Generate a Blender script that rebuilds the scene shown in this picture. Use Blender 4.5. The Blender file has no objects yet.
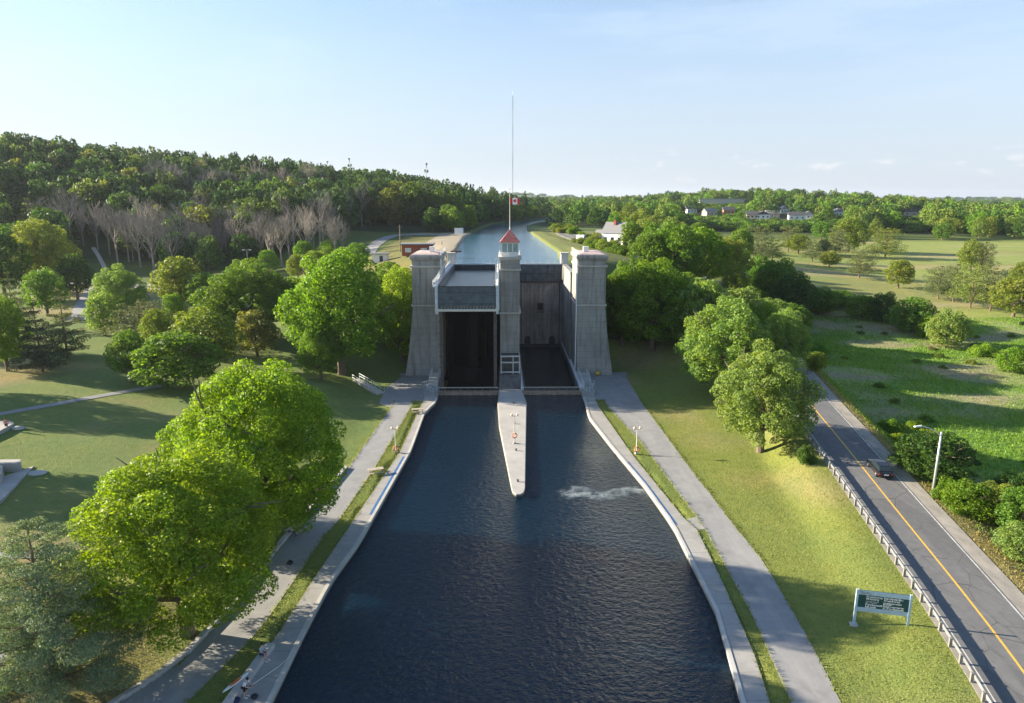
import bpy, math, random
import numpy as np
from mathutils import Vector, Matrix
R = math.radians
scene = bpy.context.scene
col = scene.collection

# ------------------------------------------------------------------ camera
CAM = np.array((-1.43, 0.0, 36.3)); PITCH = R(12.5); YAW = R(0.84); F = 683.0
cam_d = bpy.data.cameras.new('camera'); cam = bpy.data.objects.new('camera', cam_d); col.objects.link(cam)
cam.location = CAM; cam.rotation_euler = (R(90) - PITCH, 0, -YAW)
cam_d.sensor_width = 36; cam_d.lens = F / 1024 * 36; cam_d.clip_start = .5; cam_d.clip_end = 20000
scene.camera = cam

# ------------------------------------------------------------------ light
SUN_EL, SUN_AZ = 18.5, -77.0          # azimuth clockwise from +Y: the sun stands to the left
world = bpy.data.worlds.new('World'); scene.world = world; world.use_nodes = True
wn, wl = world.node_tree.nodes, world.node_tree.links
wn.clear()
def W(t, **k):
    n = wn.new(t)
    for a, b in k.items(): setattr(n, a, b)
    return n
out = W('ShaderNodeOutputWorld'); bg = W('ShaderNodeBackground'); bg.inputs[1].default_value = 0.078
sky = W('ShaderNodeTexSky', sky_type='NISHITA', sun_disc=False)
sky.sun_elevation = R(SUN_EL); sky.sun_rotation = R(SUN_AZ); sky.altitude = 200
sky.air_density = 1.0; sky.dust_density = 0.4; sky.ozone_density = 2.2
tc = W('ShaderNodeTexCoord'); sep = W('ShaderNodeSeparateXYZ'); wl.new(tc.outputs['Generated'], sep.inputs[0])
def M(op, a, b=None, c=None):
    n = W('ShaderNodeMath', operation=op)
    for i, v in enumerate((a, b, c)):
        if v is None: continue
        if isinstance(v, (int, float)): n.inputs[i].default_value = v
        else: wl.new(v, n.inputs[i])
    return n.outputs[0]
def ramp01(v, a, b):
    n = W('ShaderNodeMapRange', interpolation_type='SMOOTHSTEP'); wl.new(v, n.inputs[0])
    n.inputs[1].default_value = a; n.inputs[2].default_value = b
    return n.outputs[0]
# low cumulus row near the horizon, thin high streaks above (both are real directions in the sky)
mp = W('ShaderNodeMapping'); mp.inputs['Scale'].default_value = (24, 24, 60); wl.new(tc.outputs['Generated'], mp.inputs[0])
nz = W('ShaderNodeTexNoise'); nz.inputs['Scale'].default_value = 1.0; nz.inputs['Detail'].default_value = 6; nz.inputs['Roughness'].default_value = .6
wl.new(mp.outputs[0], nz.inputs['Vector'])
band = M('MULTIPLY', ramp01(sep.outputs[2], .018, .034), ramp01(sep.outputs[2], .075, .045))
side = ramp01(sep.outputs[0], -.05, .30)
cum = M('MULTIPLY', M('MULTIPLY', ramp01(nz.outputs[0], .56, .72), band), side)
mp2 = W('ShaderNodeMapping'); mp2.inputs['Scale'].default_value = (2.2, 2.2, 12); mp2.inputs['Rotation'].default_value = (0, R(8), 0)
wl.new(tc.outputs['Generated'], mp2.inputs[0])
nz2 = W('ShaderNodeTexNoise'); nz2.inputs['Scale'].default_value = 1.3; nz2.inputs['Detail'].default_value = 5; nz2.inputs['Roughness'].default_value = .55
wl.new(mp2.outputs[0], nz2.inputs['Vector'])
hi = M('MULTIPLY', ramp01(nz2.outputs[0], .46, .72), M('MULTIPLY', ramp01(sep.outputs[2], .03, .15), ramp01(sep.outputs[2], .55, .30)))
mix2 = W('ShaderNodeMixRGB'); mix2.inputs[2].default_value = (5.0, 5.6, 6.4, 1)
wl.new(sky.outputs[0], mix2.inputs[1]); wl.new(M('MULTIPLY', hi, .22), mix2.inputs[0])
mix1 = W('ShaderNodeMixRGB'); mix1.inputs[2].default_value = (4.3, 4.1, 4.2, 1)
wl.new(M('MULTIPLY', cum, .7), mix1.inputs[0])
mix3 = W('ShaderNodeMixRGB'); mix3.inputs[2].default_value = (2.55, 2.85, 3.4, 1)      # thin bright summer haze low in the sky
wl.new(mix2.outputs[0], mix3.inputs[1]); wl.new(M('MULTIPLY', ramp01(sep.outputs[2], .40, -.02), .90), mix3.inputs[0])
wl.new(mix3.outputs[0], mix1.inputs[1]); wl.new(mix1.outputs[0], bg.inputs[0]); wl.new(bg.outputs[0], out.inputs[0])

sd = bpy.data.lights.new('sun', 'SUN'); sd.energy = 5.0; sd.angle = R(.53); sd.color = (1, .88, .68)
sun = bpy.data.objects.new('sun', sd); col.objects.link(sun)
el, az = R(SUN_EL), R(SUN_AZ)
sdir = Vector((math.sin(az) * math.cos(el), math.cos(az) * math.cos(el), math.sin(el)))
sun.rotation_euler = sdir.to_track_quat('Z', 'Y').to_euler()
vs = scene.view_settings
vs.view_transform = 'Standard'; vs.look = 'None'; vs.gamma = 1; vs.exposure = 1.68; vs.use_curve_mapping = False
cy = scene.cycles
cy.max_bounces = 6; cy.diffuse_bounces = 3; cy.glossy_bounces = 3; cy.transmission_bounces = 3; cy.transparent_max_bounces = 4
cy.volume_bounces = 0

# ------------------------------------------------------------------ layout helpers
fw = np.array((math.sin(YAW) * math.cos(PITCH), math.cos(YAW) * math.cos(PITCH), -math.sin(PITCH)))
rt = np.array((math.cos(YAW), -math.sin(YAW), 0.0)); up = np.cross(rt, fw)
def ray(px, py):
    d = fw + rt * (px - 512) / F - up * (py - 351.5) / F
    return d
def P(px, py, z):
    d = ray(px, py); t = (z - CAM[2]) / d[2]
    p = CAM + d * t
    return (float(p[0]), float(p[1]))
def PY(px, py, y):
    d = ray(px, py); t = y / d[1]
    return CAM + d * t
def sm(t): t = np.clip(t, 0, 1); return t * t * (3 - 2 * t)

# ------------------------------------------------------------------ terrain height
cp = []
def c_(x, y, z): cp.append((x, y, z))
for y in (-60, 0, 40, 80, 120):
    c_(-30, y, 1.8); c_(-48, y, 3.2); c_(-75, y, 4.8); c_(-120, y, 6.5); c_(24, y, 1.4)
    c_(75, y, 1.2); c_(110, y, 1.4); c_(180, y, 3)
c_(-34, 120, 3.6); c_(-45, 150, 5); c_(-80, 150, 5.5); c_(-120, 150, 6); c_(-80, 190, 7); c_(-130, 200, 6.6); c_(-60, 180, 8)
c_(-110, 235, 7.3); c_(-160, 240, 7.3); c_(-75, 240, 9.5); c_(-155, 275, 8.5); c_(-110, 290, 10.5); c_(-215, 260, 9); c_(-90, 275, 11)
c_(-21, 138, 1.4); c_(21, 138, 1.4); c_(-21, 150, 6.5); c_(21, 150, 6.5); c_(-21, 176, 20.2); c_(21, 176, 20.2)
c_(-30, 140, 2.4); c_(-36, 160, 7.5); c_(-36, 185, 17); c_(-30, 205, 20); c_(-45, 215, 17.5); c_(-20, 230, 20.3)
c_(-56, 283, 17.2); c_(-56, 335, 19.5); c_(-26, 300, 20.2); c_(-26, 340, 20.3); c_(-40, 270, 19.2); c_(-75, 310, 17); c_(-90, 340, 22)
c_(30, 140, 2.0); c_(35, 165, 9); c_(30, 190, 19.5); c_(28, 230, 20.3); c_(26, 300, 20.3); c_(24, 380, 20.3)
# left hill
c_(-60, 380, 24); c_(-30, 400, 22); c_(-22, 480, 22); c_(-60, 450, 32); c_(-75, 520, 37); c_(-120, 420, 33); c_(-20, 600, 24); c_(0, 680, 22)
c_(-160, 330, 20); c_(-170, 390, 36); c_(-190, 440, 45); c_(-120, 480, 41); c_(-240, 300, 20); c_(-260, 350, 40); c_(-290, 400, 55); c_(-350, 430, 56)
c_(-200, 520, 44); c_(-330, 520, 52); c_(-120, 580, 38); c_(-40, 680, 27); c_(-100, 800, 30); c_(-300, 700, 40); c_(-450, 420, 55); c_(-500, 700, 40)
c_(30, 800, 20); c_(-60, 1000, 20); c_(-400, 1000, 30)
# right: lawn, meadow, golf course, hills behind
c_(40, 140, 5.5); c_(75, 170, 3); c_(110, 170, 2.5); c_(160, 170, 3.5); c_(85, 210, 6); c_(130, 215, 4.5); c_(200, 215, 5)
c_(100, 260, 9); c_(150, 280, 7); c_(230, 280, 7); c_(110, 330, 12); c_(170, 360, 10); c_(270, 360, 9.5); c_(350, 380, 10)
c_(60, 300, 18); c_(45, 320, 19); c_(80, 350, 17); c_(60, 400, 19); c_(120, 430, 14); c_(200, 430, 12); c_(330, 450, 12)
c_(50, 480, 18); c_(130, 560, 17); c_(230, 600, 18); c_(400, 600, 15); c_(100, 700, 18)
c_(280, 760, 27); c_(400, 760, 27); c_(520, 740, 18); c_(300, 950, 38); c_(420, 950, 34); c_(560, 950, 24); c_(700, 950, 10); c_(190, 900, 26)
c_(120, 1100, 20); c_(260, 1200, 30); c_(480, 1200, 26); c_(700, 1300, 12)
cp = np.array(cp)
_d = np.sqrt(((cp[:, None, :2] - cp[None, :, :2]) ** 2).sum(2) + 4.0)
_n = len(cp); _A = np.zeros((_n + 3, _n + 3)); _A[:_n, :_n] = _d; _A[:_n, _n] = 1; _A[:_n, _n + 1:] = cp[:, :2] / 1000.0
_A[_n:, :_n] = _A[:_n, _n:].T; _b = np.zeros(_n + 3); _b[:_n] = cp[:, 2]
_w = np.linalg.solve(_A, _b)
def vnoise(x, y, s, seed=0):
    x = x / s + seed * 17.3; y = y / s - seed * 9.1
    xi = np.floor(x); yi = np.floor(y); fx = sm(x - xi); fy = sm(y - yi)
    def h(a, b): return np.modf(np.abs(np.sin(a * 127.1 + b * 311.7 + seed) * 43758.5453))[0]
    return (h(xi, yi) * (1 - fx) + h(xi + 1, yi) * fx) * (1 - fy) + (h(xi, yi + 1) * (1 - fx) + h(xi + 1, yi + 1) * fx) * fy

def pl(pts, z=1.3):
    a = np.array([P(x, y, z) for x, y in pts]); a = a[np.argsort(a[:, 1])]
    # continue both ends straight on
    s0 = (a[1] - a[0]) / max(a[1][1] - a[0][1], 1e-3)
    a = np.vstack([a[0] - s0 * (a[0][1] + 60), a]); return a
LW = pl([(436, 402), (425, 412), (410.7, 451), (359.5, 542), (331, 581), (304.5, 631.6), (270, 703)])
LQ = pl([(422, 404), (399, 454), (346.7, 530.7), (314.6, 578), (280, 631.6), (228, 703)])
LG = pl([(411, 407), (399, 428), (376.6, 465), (339.6, 519), (322, 538), (297, 576), (264, 624), (251, 639), (190, 699)])
LP = pl([(391, 407), (348, 468), (311, 511), (282, 545), (238, 603.5), (212, 630), (180, 664), (119, 703)])
RW = pl([(585, 402), (588.6, 417), (612, 447), (644.7, 486), (672.7, 525), (683.5, 546.6), (715.8, 611), (741.7, 702)])
RQ = pl([(599.4, 408), (631.7, 454), (685.6, 520.7), (696.4, 529), (722, 581), (752.5, 650), (769.7, 702)])
RG = pl([(607, 406), (640, 441), (696.4, 516.4), (705, 529), (752.5, 615.6), (791, 702)])
RP = pl([(640, 400), (687.8, 464.7), (731, 520.7), (765.4, 563.9), (812.9, 645.8), (838.7, 697.5)])
def fx(line, y): return np.interp(y, line[:, 1], line[:, 0])
roadpx = [(1100, 780, 1.7), (1024, 663, 1.9), (967, 595, 2.1), (902, 520, 2.5), (865, 470, 3.0), (835, 432, 3.7), (807, 402, 4.5)]
road = [(*P(a, b, z), z) for a, b, z in roadpx] + [(55.5, 150, 7.6), (65, 195, 11.0), (*P(700, 276, 13.2), 13.2), (*P(642, 255, 17.2), 17.2), (*P(600, 246, 18.6), 18.6), (30, 330, 19.8), (30, 420, 20.3)]
s0 = np.array(road[0]); s1 = np.array(road[1])
road = [tuple(s0 + (s0 - s1) * 3 * np.array((1, 1, .3)))] + road
road = np.array(sorted(road, key=lambda p: p[1]))
# smooth resample
_yy = np.arange(road[0, 1], road[-1, 1], 2.0); _xx = np.interp(_yy, road[:, 1], road[:, 0]); _zz = np.interp(_yy, road[:, 1], road[:, 2])
k = np.ones(13) / 13
def smo(v): return np.convolve(np.pad(v, 6, mode='edge'), k, 'valid')
RX, RZ = smo(smo(_xx)), smo(smo(_zz)); RY = _yy
UL = np.array([(-13.6, 160), (-13.9, 172), (-16.3, 205), (-18.6, 315), (-13, 420), (-8, 490), (14, 550), (37, 647), (58, 727), (110, 800)])
UR = np.array([(13.9, 160), (13.9, 172), (16.8, 221), (12.9, 385), (15, 450), (24, 505), (45, 568), (75, 640), (130, 720), (200, 800)])
def hz(x, y):
    x = np.atleast_1d(np.asarray(x, float)); y = np.atleast_1d(np.asarray(y, float))
    dd = np.sqrt((x[:, None] - cp[None, :, 0]) ** 2 + (y[:, None] - cp[None, :, 1]) ** 2 + 4.0)
    z = dd @ _w[:_n] + _w[_n] + (x * _w[_n + 1] + y * _w[_n + 2]) / 1000.0
    far = sm((np.hypot(x - 50, y - 300) - 900) / 900)
    z = np.clip(z, 0.6, 62) * (1 - far) + (14 + 10 * vnoise(x, y, 900, 3)) * far
    # far hills on the horizon
    z += far * (34 * np.exp(-(((x - 160) / 520) ** 2 + ((y - 3300) / 500) ** 2)) + 26 * np.exp(-(((x + 350) / 420) ** 2 + ((y - 2900) / 450) ** 2)) + 20 * np.exp(-(((x - 2600) / 900) ** 2 + ((y - 3600) / 500) ** 2)))
    z += .25 * (vnoise(x, y, 9, 1) - .5) * (np.abs(x) > 24)
    # the flat strip with quays and paths
    e = np.where(x < 0, fx(LP, y) - x, x - fx(RP, y))
    wv = np.maximum(sm((e - .3) / 7.0), sm((y - 137) / 12.0))
    z = 1.25 * (1 - wv) + z * wv
    # road bench
    rd = np.abs(x - np.interp(y, RY, RX)); rz = np.interp(y, RY, RZ)
    wr = sm((rd - 5.5) / 6.0); inr = (y < 420)
    z = np.where(inr, rz * (1 - wr) + z * wr, z)
    # upper canal
    ul, ur = fx(UL, y), fx(UR, y)
    inside = np.minimum(x - ul, ur - x)
    bank = sm((inside + 9) / 6) * (y > 172) * (y < 800) * (inside < 0)
    z = z * (1 - bank) + 20.35 * bank
    z = np.where((y > 170) & (y < 800) & (inside >= 0), np.maximum(16, 20.2 - inside * 1.0), z)
    # lower basin and lock pit (walls are separate objects)
    ins = np.minimum(x - fx(LW, y), fx(RW, y) - x)
    z = np.where((y < 126) & (ins > -1.2), -3.0, z)
    z = np.where((y >= 122) & (y < 170) & (np.abs(x) < 18.5), -3.0, z)
    return z
def gz(x, y): return float(hz(x, y)[0])
_T = np.geomspace(25, 6000, 900)
def G(px, py, tmax=6000):
    d = ray(px, py); pts = CAM[None] + d[None] * _T[:, None]
    below = pts[:, 2] < hz(pts[:, 0], pts[:, 1])
    if not below.any(): return None
    i = int(np.argmax(below)); a, b = _T[max(i - 1, 0)], _T[i]
    for _ in range(14):
        m = (a + b) / 2; p = CAM + d * m
        if p[2] < gz(p[0], p[1]): b = m
        else: a = m
    p = CAM + d * b
    return float(p[0]), float(p[1]), float(p[2])
def zdepth(p): return float((np.array(p) - CAM) @ fw)

# ------------------------------------------------------------------ object helpers
def tag(o, label=None, cat=None, group=None, kind=None):
    if label: o['label'] = label
    if cat: o['category'] = cat
    if group: o['group'] = group
    if kind: o['kind'] = kind
    return o
def empty(name, loc, rz=0, label=None, cat=None, group=None):
    o = bpy.data.objects.new(name, None); col.objects.link(o); o.location = loc; o.rotation_euler = (0, 0, rz)
    o.empty_display_size = .3
    return tag(o, label, cat, group)
class MB:
    def __init__(s): s.v = []; s.f = []; s.m = []
    def add(s, vs, fs, m=0):
        b = len(s.v); s.v += [tuple(map(float, q)) for q in vs]; s.f += [tuple(b + i for i in q) for q in fs]; s.m += [m] * len(fs); return s
    def box(s, x0, x1, y0, y1, z0, z1, m=0):
        return s.add([(x0, y0, z0), (x1, y0, z0), (x1, y1, z0), (x0, y1, z0), (x0, y0, z1), (x1, y0, z1), (x1, y1, z1), (x0, y1, z1)],
                     [(0, 3, 2, 1), (4, 5, 6, 7), (0, 1, 5, 4), (1, 2, 6, 5), (2, 3, 7, 6), (3, 0, 4, 7)], m)
    def hexa(s, a, b, m=0):        # bottom 4 pts, top 4 pts
        return s.add(list(a) + list(b), [(0, 3, 2, 1), (4, 5, 6, 7), (0, 1, 5, 4), (1, 2, 6, 5), (2, 3, 7, 6), (3, 0, 4, 7)], m)
    def prism(s, pts, z0, z1, m=0):
        n = len(pts)
        ar = sum(pts[i][0] * pts[(i + 1) % n][1] - pts[(i + 1) % n][0] * pts[i][1] for i in range(n))
        if ar < 0: pts = pts[::-1]
        return s.add([(x, y, z0) for x, y in pts] + [(x, y, z1) for x, y in pts],
                     [tuple(range(n))[::-1], tuple(range(n, 2 * n))] + [(i, (i + 1) % n, n + (i + 1) % n, n + i) for i in range(n)], m)
    def tube(s, p0, p1, r0, r1=None, n=8, m=0, cap=True):
        r1 = r0 if r1 is None else r1
        p0, p1 = Vector(p0), Vector(p1); d = (p1 - p0)
        if d.length < 1e-6: return s
        d.normalize(); a = d.orthogonal().normalized(); b = d.cross(a)
        vs = [p0 + (a * math.cos(2 * math.pi * i / n) + b * math.sin(2 * math.pi * i / n)) * r0 for i in range(n)]
        vs += [p1 + (a * math.cos(2 * math.pi * i / n) + b * math.sin(2 * math.pi * i / n)) * r1 for i in range(n)]
        fs = [(i, (i + 1) % n, n + (i + 1) % n, n + i) for i in range(n)]
        if cap: fs += [tuple(range(n))[::-1], tuple(range(n, 2 * n))]
        return s.add(vs, fs, m)
    def bar(s, p0, p1, w, h, m=0):  # rectangular bar, h vertical-ish
        p0, p1 = Vector(p0), Vector(p1); d = (p1 - p0).normalized()
        a = d.cross(Vector((0, 0, 1)))
        if a.length < 1e-3: a = Vector((1, 0, 0))
        a.normalize(); b = a.cross(d).normalized(); a *= w / 2; b *= h / 2
        return s.hexa([p0 - a - b, p0 + a - b, p1 + a - b, p1 - a - b], [p0 - a + b, p0 + a + b, p1 + a + b, p1 - a + b], m)
    def sphere(s, c, r, n=10, k=6, sz=1, m=0):
        vs = [(c[0], c[1], c[2] - r * sz)]
        for j in range(1, k):
            t = math.pi * j / k - math.pi / 2
            vs += [(c[0] + r * math.cos(t) * math.cos(2 * math.pi * i / n), c[1] + r * math.cos(t) * math.sin(2 * math.pi * i / n), c[2] + r * sz * math.sin(t)) for i in range(n)]
        vs.append((c[0], c[1], c[2] + r * sz)); L = len(vs) - 1
        fs = [(0, 1 + (i + 1) % n, 1 + i) for i in range(n)]
        for j in range(k - 2): fs += [(1 + j * n + i, 1 + j * n + (i + 1) % n, 1 + (j + 1) * n + (i + 1) % n, 1 + (j + 1) * n + i) for i in range(n)]
        fs += [(1 + (k - 2) * n + i, 1 + (k - 2) * n + (i + 1) % n, L) for i in range(n)]
        return s.add(vs, fs, m)
    def torus(s, c, R0, r, axis='y', n=20, k=8, m=0, arc=None):
        vs = []
        for i in range(n):
            t = 2 * math.pi * i / n
            for j in range(k):
                q = 2 * math.pi * j / k; a = R0 + r * math.cos(q)
                if axis == 'y': vs.append((c[0] + a * math.cos(t), c[1] + r * math.sin(q), c[2] + a * math.sin(t)))
                elif axis == 'z': vs.append((c[0] + a * math.cos(t), c[1] + a * math.sin(t), c[2] + r * math.sin(q)))
                else: vs.append((c[0] + r * math.sin(q), c[1] + a * math.cos(t), c[2] + a * math.sin(t)))
        fs = [(i * k + j, ((i + 1) % n) * k + j, ((i + 1) % n) * k + (j + 1) % k, i * k + (j + 1) % k) for i in range(n) for j in range(k)]
        return s.add(vs, fs, m)
    def build(s, name, mat, parent=None, smooth=False, bevel=0, **tg):
        me = bpy.data.meshes.new(name); me.from_pydata(s.v, [], s.f)
        mats = mat if isinstance(mat, (list, tuple)) else [mat]
        for q in mats: me.materials.append(q)
        if len(mats) > 1: me.polygons.foreach_set('material_index', s.m)
        if smooth: me.polygons.foreach_set('use_smooth', [True] * len(me.polygons))
        me.update()
        o = bpy.data.objects.new(name, me); col.objects.link(o)
        if parent: o.parent = parent
        if bevel:
            b = o.modifiers.new('bevel', 'BEVEL'); b.width = bevel; b.segments = 2; b.limit_method = 'ANGLE'; b.angle_limit = R(40)
        return tag(o, **tg)
def copy_tree(o, parent=None):
    c = o.copy(); col.objects.link(c)
    if parent: c.parent = parent
    for ch in list(o.children): copy_tree(ch, c)
    return c

# ------------------------------------------------------------------ materials
class NT:
    def __init__(s, name):
        s.mat = bpy.data.materials.new(name); s.mat.use_nodes = True; s.n = s.mat.node_tree.nodes; s.l = s.mat.node_tree.links
        s.b = s.n['Principled BSDF']; s.o = s.n['Material Output']
    def new(s, t, ins=None, **k):
        n = s.n.new(t)
        for a, b in k.items(): setattr(n, a, b)
        for a, b in (ins or {}).items():
            if hasattr(b, 'links') or hasattr(b, 'is_linked'): s.l.new(b, n.inputs[a])
            else: n.inputs[a].default_value = b
        return n
    def noise(s, scale, detail=4, rough=.55, vec=None, dist=0):
        n = s.new('ShaderNodeTexNoise', {'Scale': scale, 'Detail': detail, 'Roughness': rough, 'Distortion': dist})
        if vec is not None: s.l.new(vec, n.inputs['Vector'])
        return n.outputs['Fac']
    def geo(s, scale=(1, 1, 1), obj=False):
        if obj: src = s.new('ShaderNodeTexCoord').outputs['Object']
        else: src = s.new('ShaderNodeNewGeometry').outputs['Position']
        m = s.new('ShaderNodeMapping', {'Scale': scale}); s.l.new(src, m.inputs[0]); return m.outputs[0]
    def ramp(s, fac, stops):
        n = s.new('ShaderNodeValToRGB'); e = n.color_ramp.elements
        while len(e) < len(stops): e.new(.5)
        for q, (p, c) in zip(e, stops): q.position = p; q.color = (*c, 1) if len(c) == 3 else c
        s.l.new(fac, n.inputs[0]); return n.outputs[0]
    def rng(s, fac, a, b, c=0, d=1):
        n = s.new('ShaderNodeMapRange', {1: a, 2: b, 3: c, 4: d}); s.l.new(fac, n.inputs[0]); return n.outputs[0]
    def mix(s, fac, a, b, mode='MIX'):
        n = s.new('ShaderNodeMixRGB', blend_type=mode)
        for i, v in enumerate((fac, a, b)):
            if isinstance(v, (int, float)): n.inputs[i].default_value = v
            elif isinstance(v, tuple): n.inputs[i].default_value = (*v, 1) if len(v) == 3 else v
            else: s.l.new(v, n.inputs[i])
        return n.outputs[0]
    def bump(s, h, strength=.3, dist=.05):
        n = s.new('ShaderNodeBump', {'Strength': strength, 'Distance': dist}); s.l.new(h, n.inputs['Height']); s.l.new(n.outputs[0], s.b.inputs['Normal'])
    def col(s, c): s.l.new(c, s.b.inputs['Base Color'])
MAT = {}
def simple(name, c, rough=.6, metal=0, var=.12, scale=3.0, spec=.4, emit=None):
    t = NT(name); v = t.noise(scale, 5, .6, t.geo(obj=True))
    a = tuple(min(1, q * (1 - var)) for q in c); b = tuple(min(1, q * (1 + var)) for q in c)
    t.col(t.ramp(v, [(.3, a), (.7, b)])); t.b.inputs['Roughness'].default_value = rough; t.b.inputs['Metallic'].default_value = metal
    t.b.inputs['Specular IOR Level'].default_value = spec
    MAT[name] = t.mat; return t.mat
def concrete(name, base, dark=.45, streak=.5, lines=True):
    mott = 'stained' in name
    t = NT(name)
    big = t.noise(.35, 5, .6, t.geo()); fine = t.noise(4, 6, .7, t.geo())
    st = t.noise(1.6, 5, .65, t.geo((1, 1, .06)), .4)
    c = t.ramp(big, [(.3, tuple(q * .8 for q in base)), (.7, tuple(q * 1.12 for q in base))])
    c = t.mix(t.rng(fine, .35, .75, 0, .35), c, tuple(q * .7 for q in base))
    c = t.mix(t.rng(st, .5, .72, 0, streak), c, tuple(q * dark for q in (base[0], base[1] * .96, base[2] * .9)))
    if mott:
        c = t.mix(t.rng(t.noise(.16, 6, .7, t.geo((1, 1, .5)), .6), .42, .6, 0, .7), c, (.11, .113, .115)); c = t.mix(t.rng(t.noise(.5, 5, .7, t.geo((1.4, 1, .25)), .3), .6, .74, 0, .6), c, (.6, .6, .57))
    if lines:
        g = t.new('ShaderNodeNewGeometry').outputs['Position']; sp = t.new('ShaderNodeSeparateXYZ', {0: g})
        fr = t.new('ShaderNodeMath', {0: sp.outputs[2], 1: 1.22}, operation='DIVIDE'); fr = t.new('ShaderNodeMath', {0: fr.outputs[0]}, operation='FRACT')
        lt = t.new('ShaderNodeMath', {0: fr.outputs[0], 1: .07}, operation='LESS_THAN')
        c = t.mix(t.rng(lt.outputs[0], 0, 1, 0, .5), c, tuple(q * .5 for q in base))
    t.col(c); t.b.inputs['Roughness'].default_value = .9; t.bump(fine, .4, .04)
    MAT[name] = t.mat; return t.mat
concrete('concrete', (.33, .315, .29), .35, .85); concrete('concrete_stained', (.36, .345, .32), .18, .9); concrete('concrete_shade', (.02, .02, .022), .3, .8)  # the last one holds the shade of the left chamber well in its colour
concrete('concrete_dark', (.13, .125, .12), .3, .9); concrete('concrete_pale', (.5, .48, .44), .6, .25)
concrete('concrete_slab', (.43, .41, .385), .6, .25, lines=False)
simple('steel_paint', (.50, .56, .60), .5, .1, .2); simple('steel_dark', (.045, .05, .058), .5, .2, .5, 1.2)
simple('white_paint', (.75, .75, .74), .5); simple('rust', (.16, .085, .05), .85, 0, .5, 1.0)
simple('trough_steel', (.085, .105, .125), .45, .3, .35, .8); simple('galvanised', (.52, .54, .55), .45, .5)
simple('brown_steel', (.30, .22, .16), .8, 0, .4, 2); simple('cream', (.6, .56, .48), .7)
simple('red_roof', (.36, .12, .11), .8, 0, .45, 3); simple('pink_roof', (.52, .40, .37), .8, 0, .3, 1.5)
simple('brick', (.30, .085, .05), .9, 0, .3, 4); simple('dark_glass', (.02, .03, .035), .08, 0, .1, 1, 1.0)
simple('teal_glass', (.20, .30, .31), .1, 0, .2, 2, 1.0); simple('pane_pale', (.55, .6, .62), .2, 0, .2)
simple('roof_grey', (.22, .22, .23), .85); simple('roof_dark', (.07, .07, .08), .85); simple('house_white', (.74, .74, .72), .7, 0, .05)
simple('house_tan', (.5, .4, .3), .8); simple('house_orange', (.5, .25, .14), .8); simple('wood_pole', (.23, .17, .12), .9)
simple('wood_grey', (.42, .36, .29), .85, 0, .25, 5); simple('orange', (.75, .16, .04), .5); simple('ram_shade', (.012, .012, .013), .8); simple('post_grey', (.22, .21, .19), .9); simple('rail_grey', (.24, .25, .26), .6, .2, .3, 2); simple('blue_paint', (.04, .13, .32), .6, 0, .3, 2)
simple('yellow_paint', (.7, .42, .06), .6); simple('black_paint', (.012, .012, .016), .22, .1, .2, 2, .8); simple('rubber', (.02, .02, .02), .8)
simple('tail_red', (.45, .02, .02), .3); simple('chrome', (.6, .6, .62), .2, .9); simple('plate_white', (.8, .82, .84), .5)
simple('sign_green', (.006, .065, .07), .5); simple('sign_pale', (.42, .54, .64), .5); simple('sign_teal', (.03, .42, .36), .5)
simple('flag_red', (.72, .03, .04), .7, 0, .05); simple('flag_white', (.85, .85, .85), .7, 0, .02); simple('lamp_globe', (.85, .62, .42), .3)
simple('skin', (.55, .33, .24), .6, 0, .05); simple('hair', (.03, .02, .015), .8); simple('shirt_grey', (.36, .4, .46), .9); simple('navy', (.02, .03, .09), .9)
simple('shirt_white', (.7, .7, .72), .9); simple('shirt_black', (.02, .02, .03), .9); simple('shirt_coral', (.6, .22, .18), .9); simple('shorts_red', (.35, .04, .06), .9)
simple('bark', (.15, .115, .085), .95, 0, .35, 4); simple('bark_grey', (.34, .31, .29), .95, 0, .25, 3); simple('bark_pine', (.17, .115, .085), .95, 0, .35, 4)
simple('rock', (.42, .40, .37), .95, 0, .3, .6); simple('mast_red', (.5, .1, .08), .6); simple('twig', (.27, .235, .20), .95, 0, .2, 2)
simple('gravel', (.44, .40, .35), .95, 0, .25, 1.2)
# foliage: colour comes from the object's own colour, each leaf slightly different
def leafmat(name, rough=.55, trans=.45):
    t = NT(name)
    oi = t.new('ShaderNodeObjectInfo'); g = t.new('ShaderNodeNewGeometry')
    rnd = g.outputs['Random Per Island']
    c = t.mix(1.0, oi.outputs['Color'], t.ramp(rnd, [(0, (.55, .62, .6)), (.6, (1, 1, 1)), (1, (1.45, 1.3, 1.0))]), 'MULTIPLY')
    big = t.noise(.35, 2, .5, t.geo(obj=True))
    c = t.mix(t.rng(big, .4, .65, 0, .45), c, t.mix(1.0, c, (1.35, 1.05, .7), 'MULTIPLY'))
    t.col(c); t.b.inputs['Roughness'].default_value = rough; t.b.inputs['Specular IOR Level'].default_value = .3
    tr = t.new('ShaderNodeBsdfTranslucent'); t.l.new(t.mix(1.0, c, (1.5, 1.45, .5), 'MULTIPLY'), tr.inputs[0])
    ms = t.new('ShaderNodeMixShader', {0: trans}); t.l.new(t.b.outputs[0], ms.inputs[1]); t.l.new(tr.outputs[0], ms.inputs[2])
    t.l.new(ms.outputs[0], t.o.inputs[0]); MAT[name] = t.mat
leafmat('leaf'); leafmat('needle', .7, .2)

WL = .75
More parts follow.
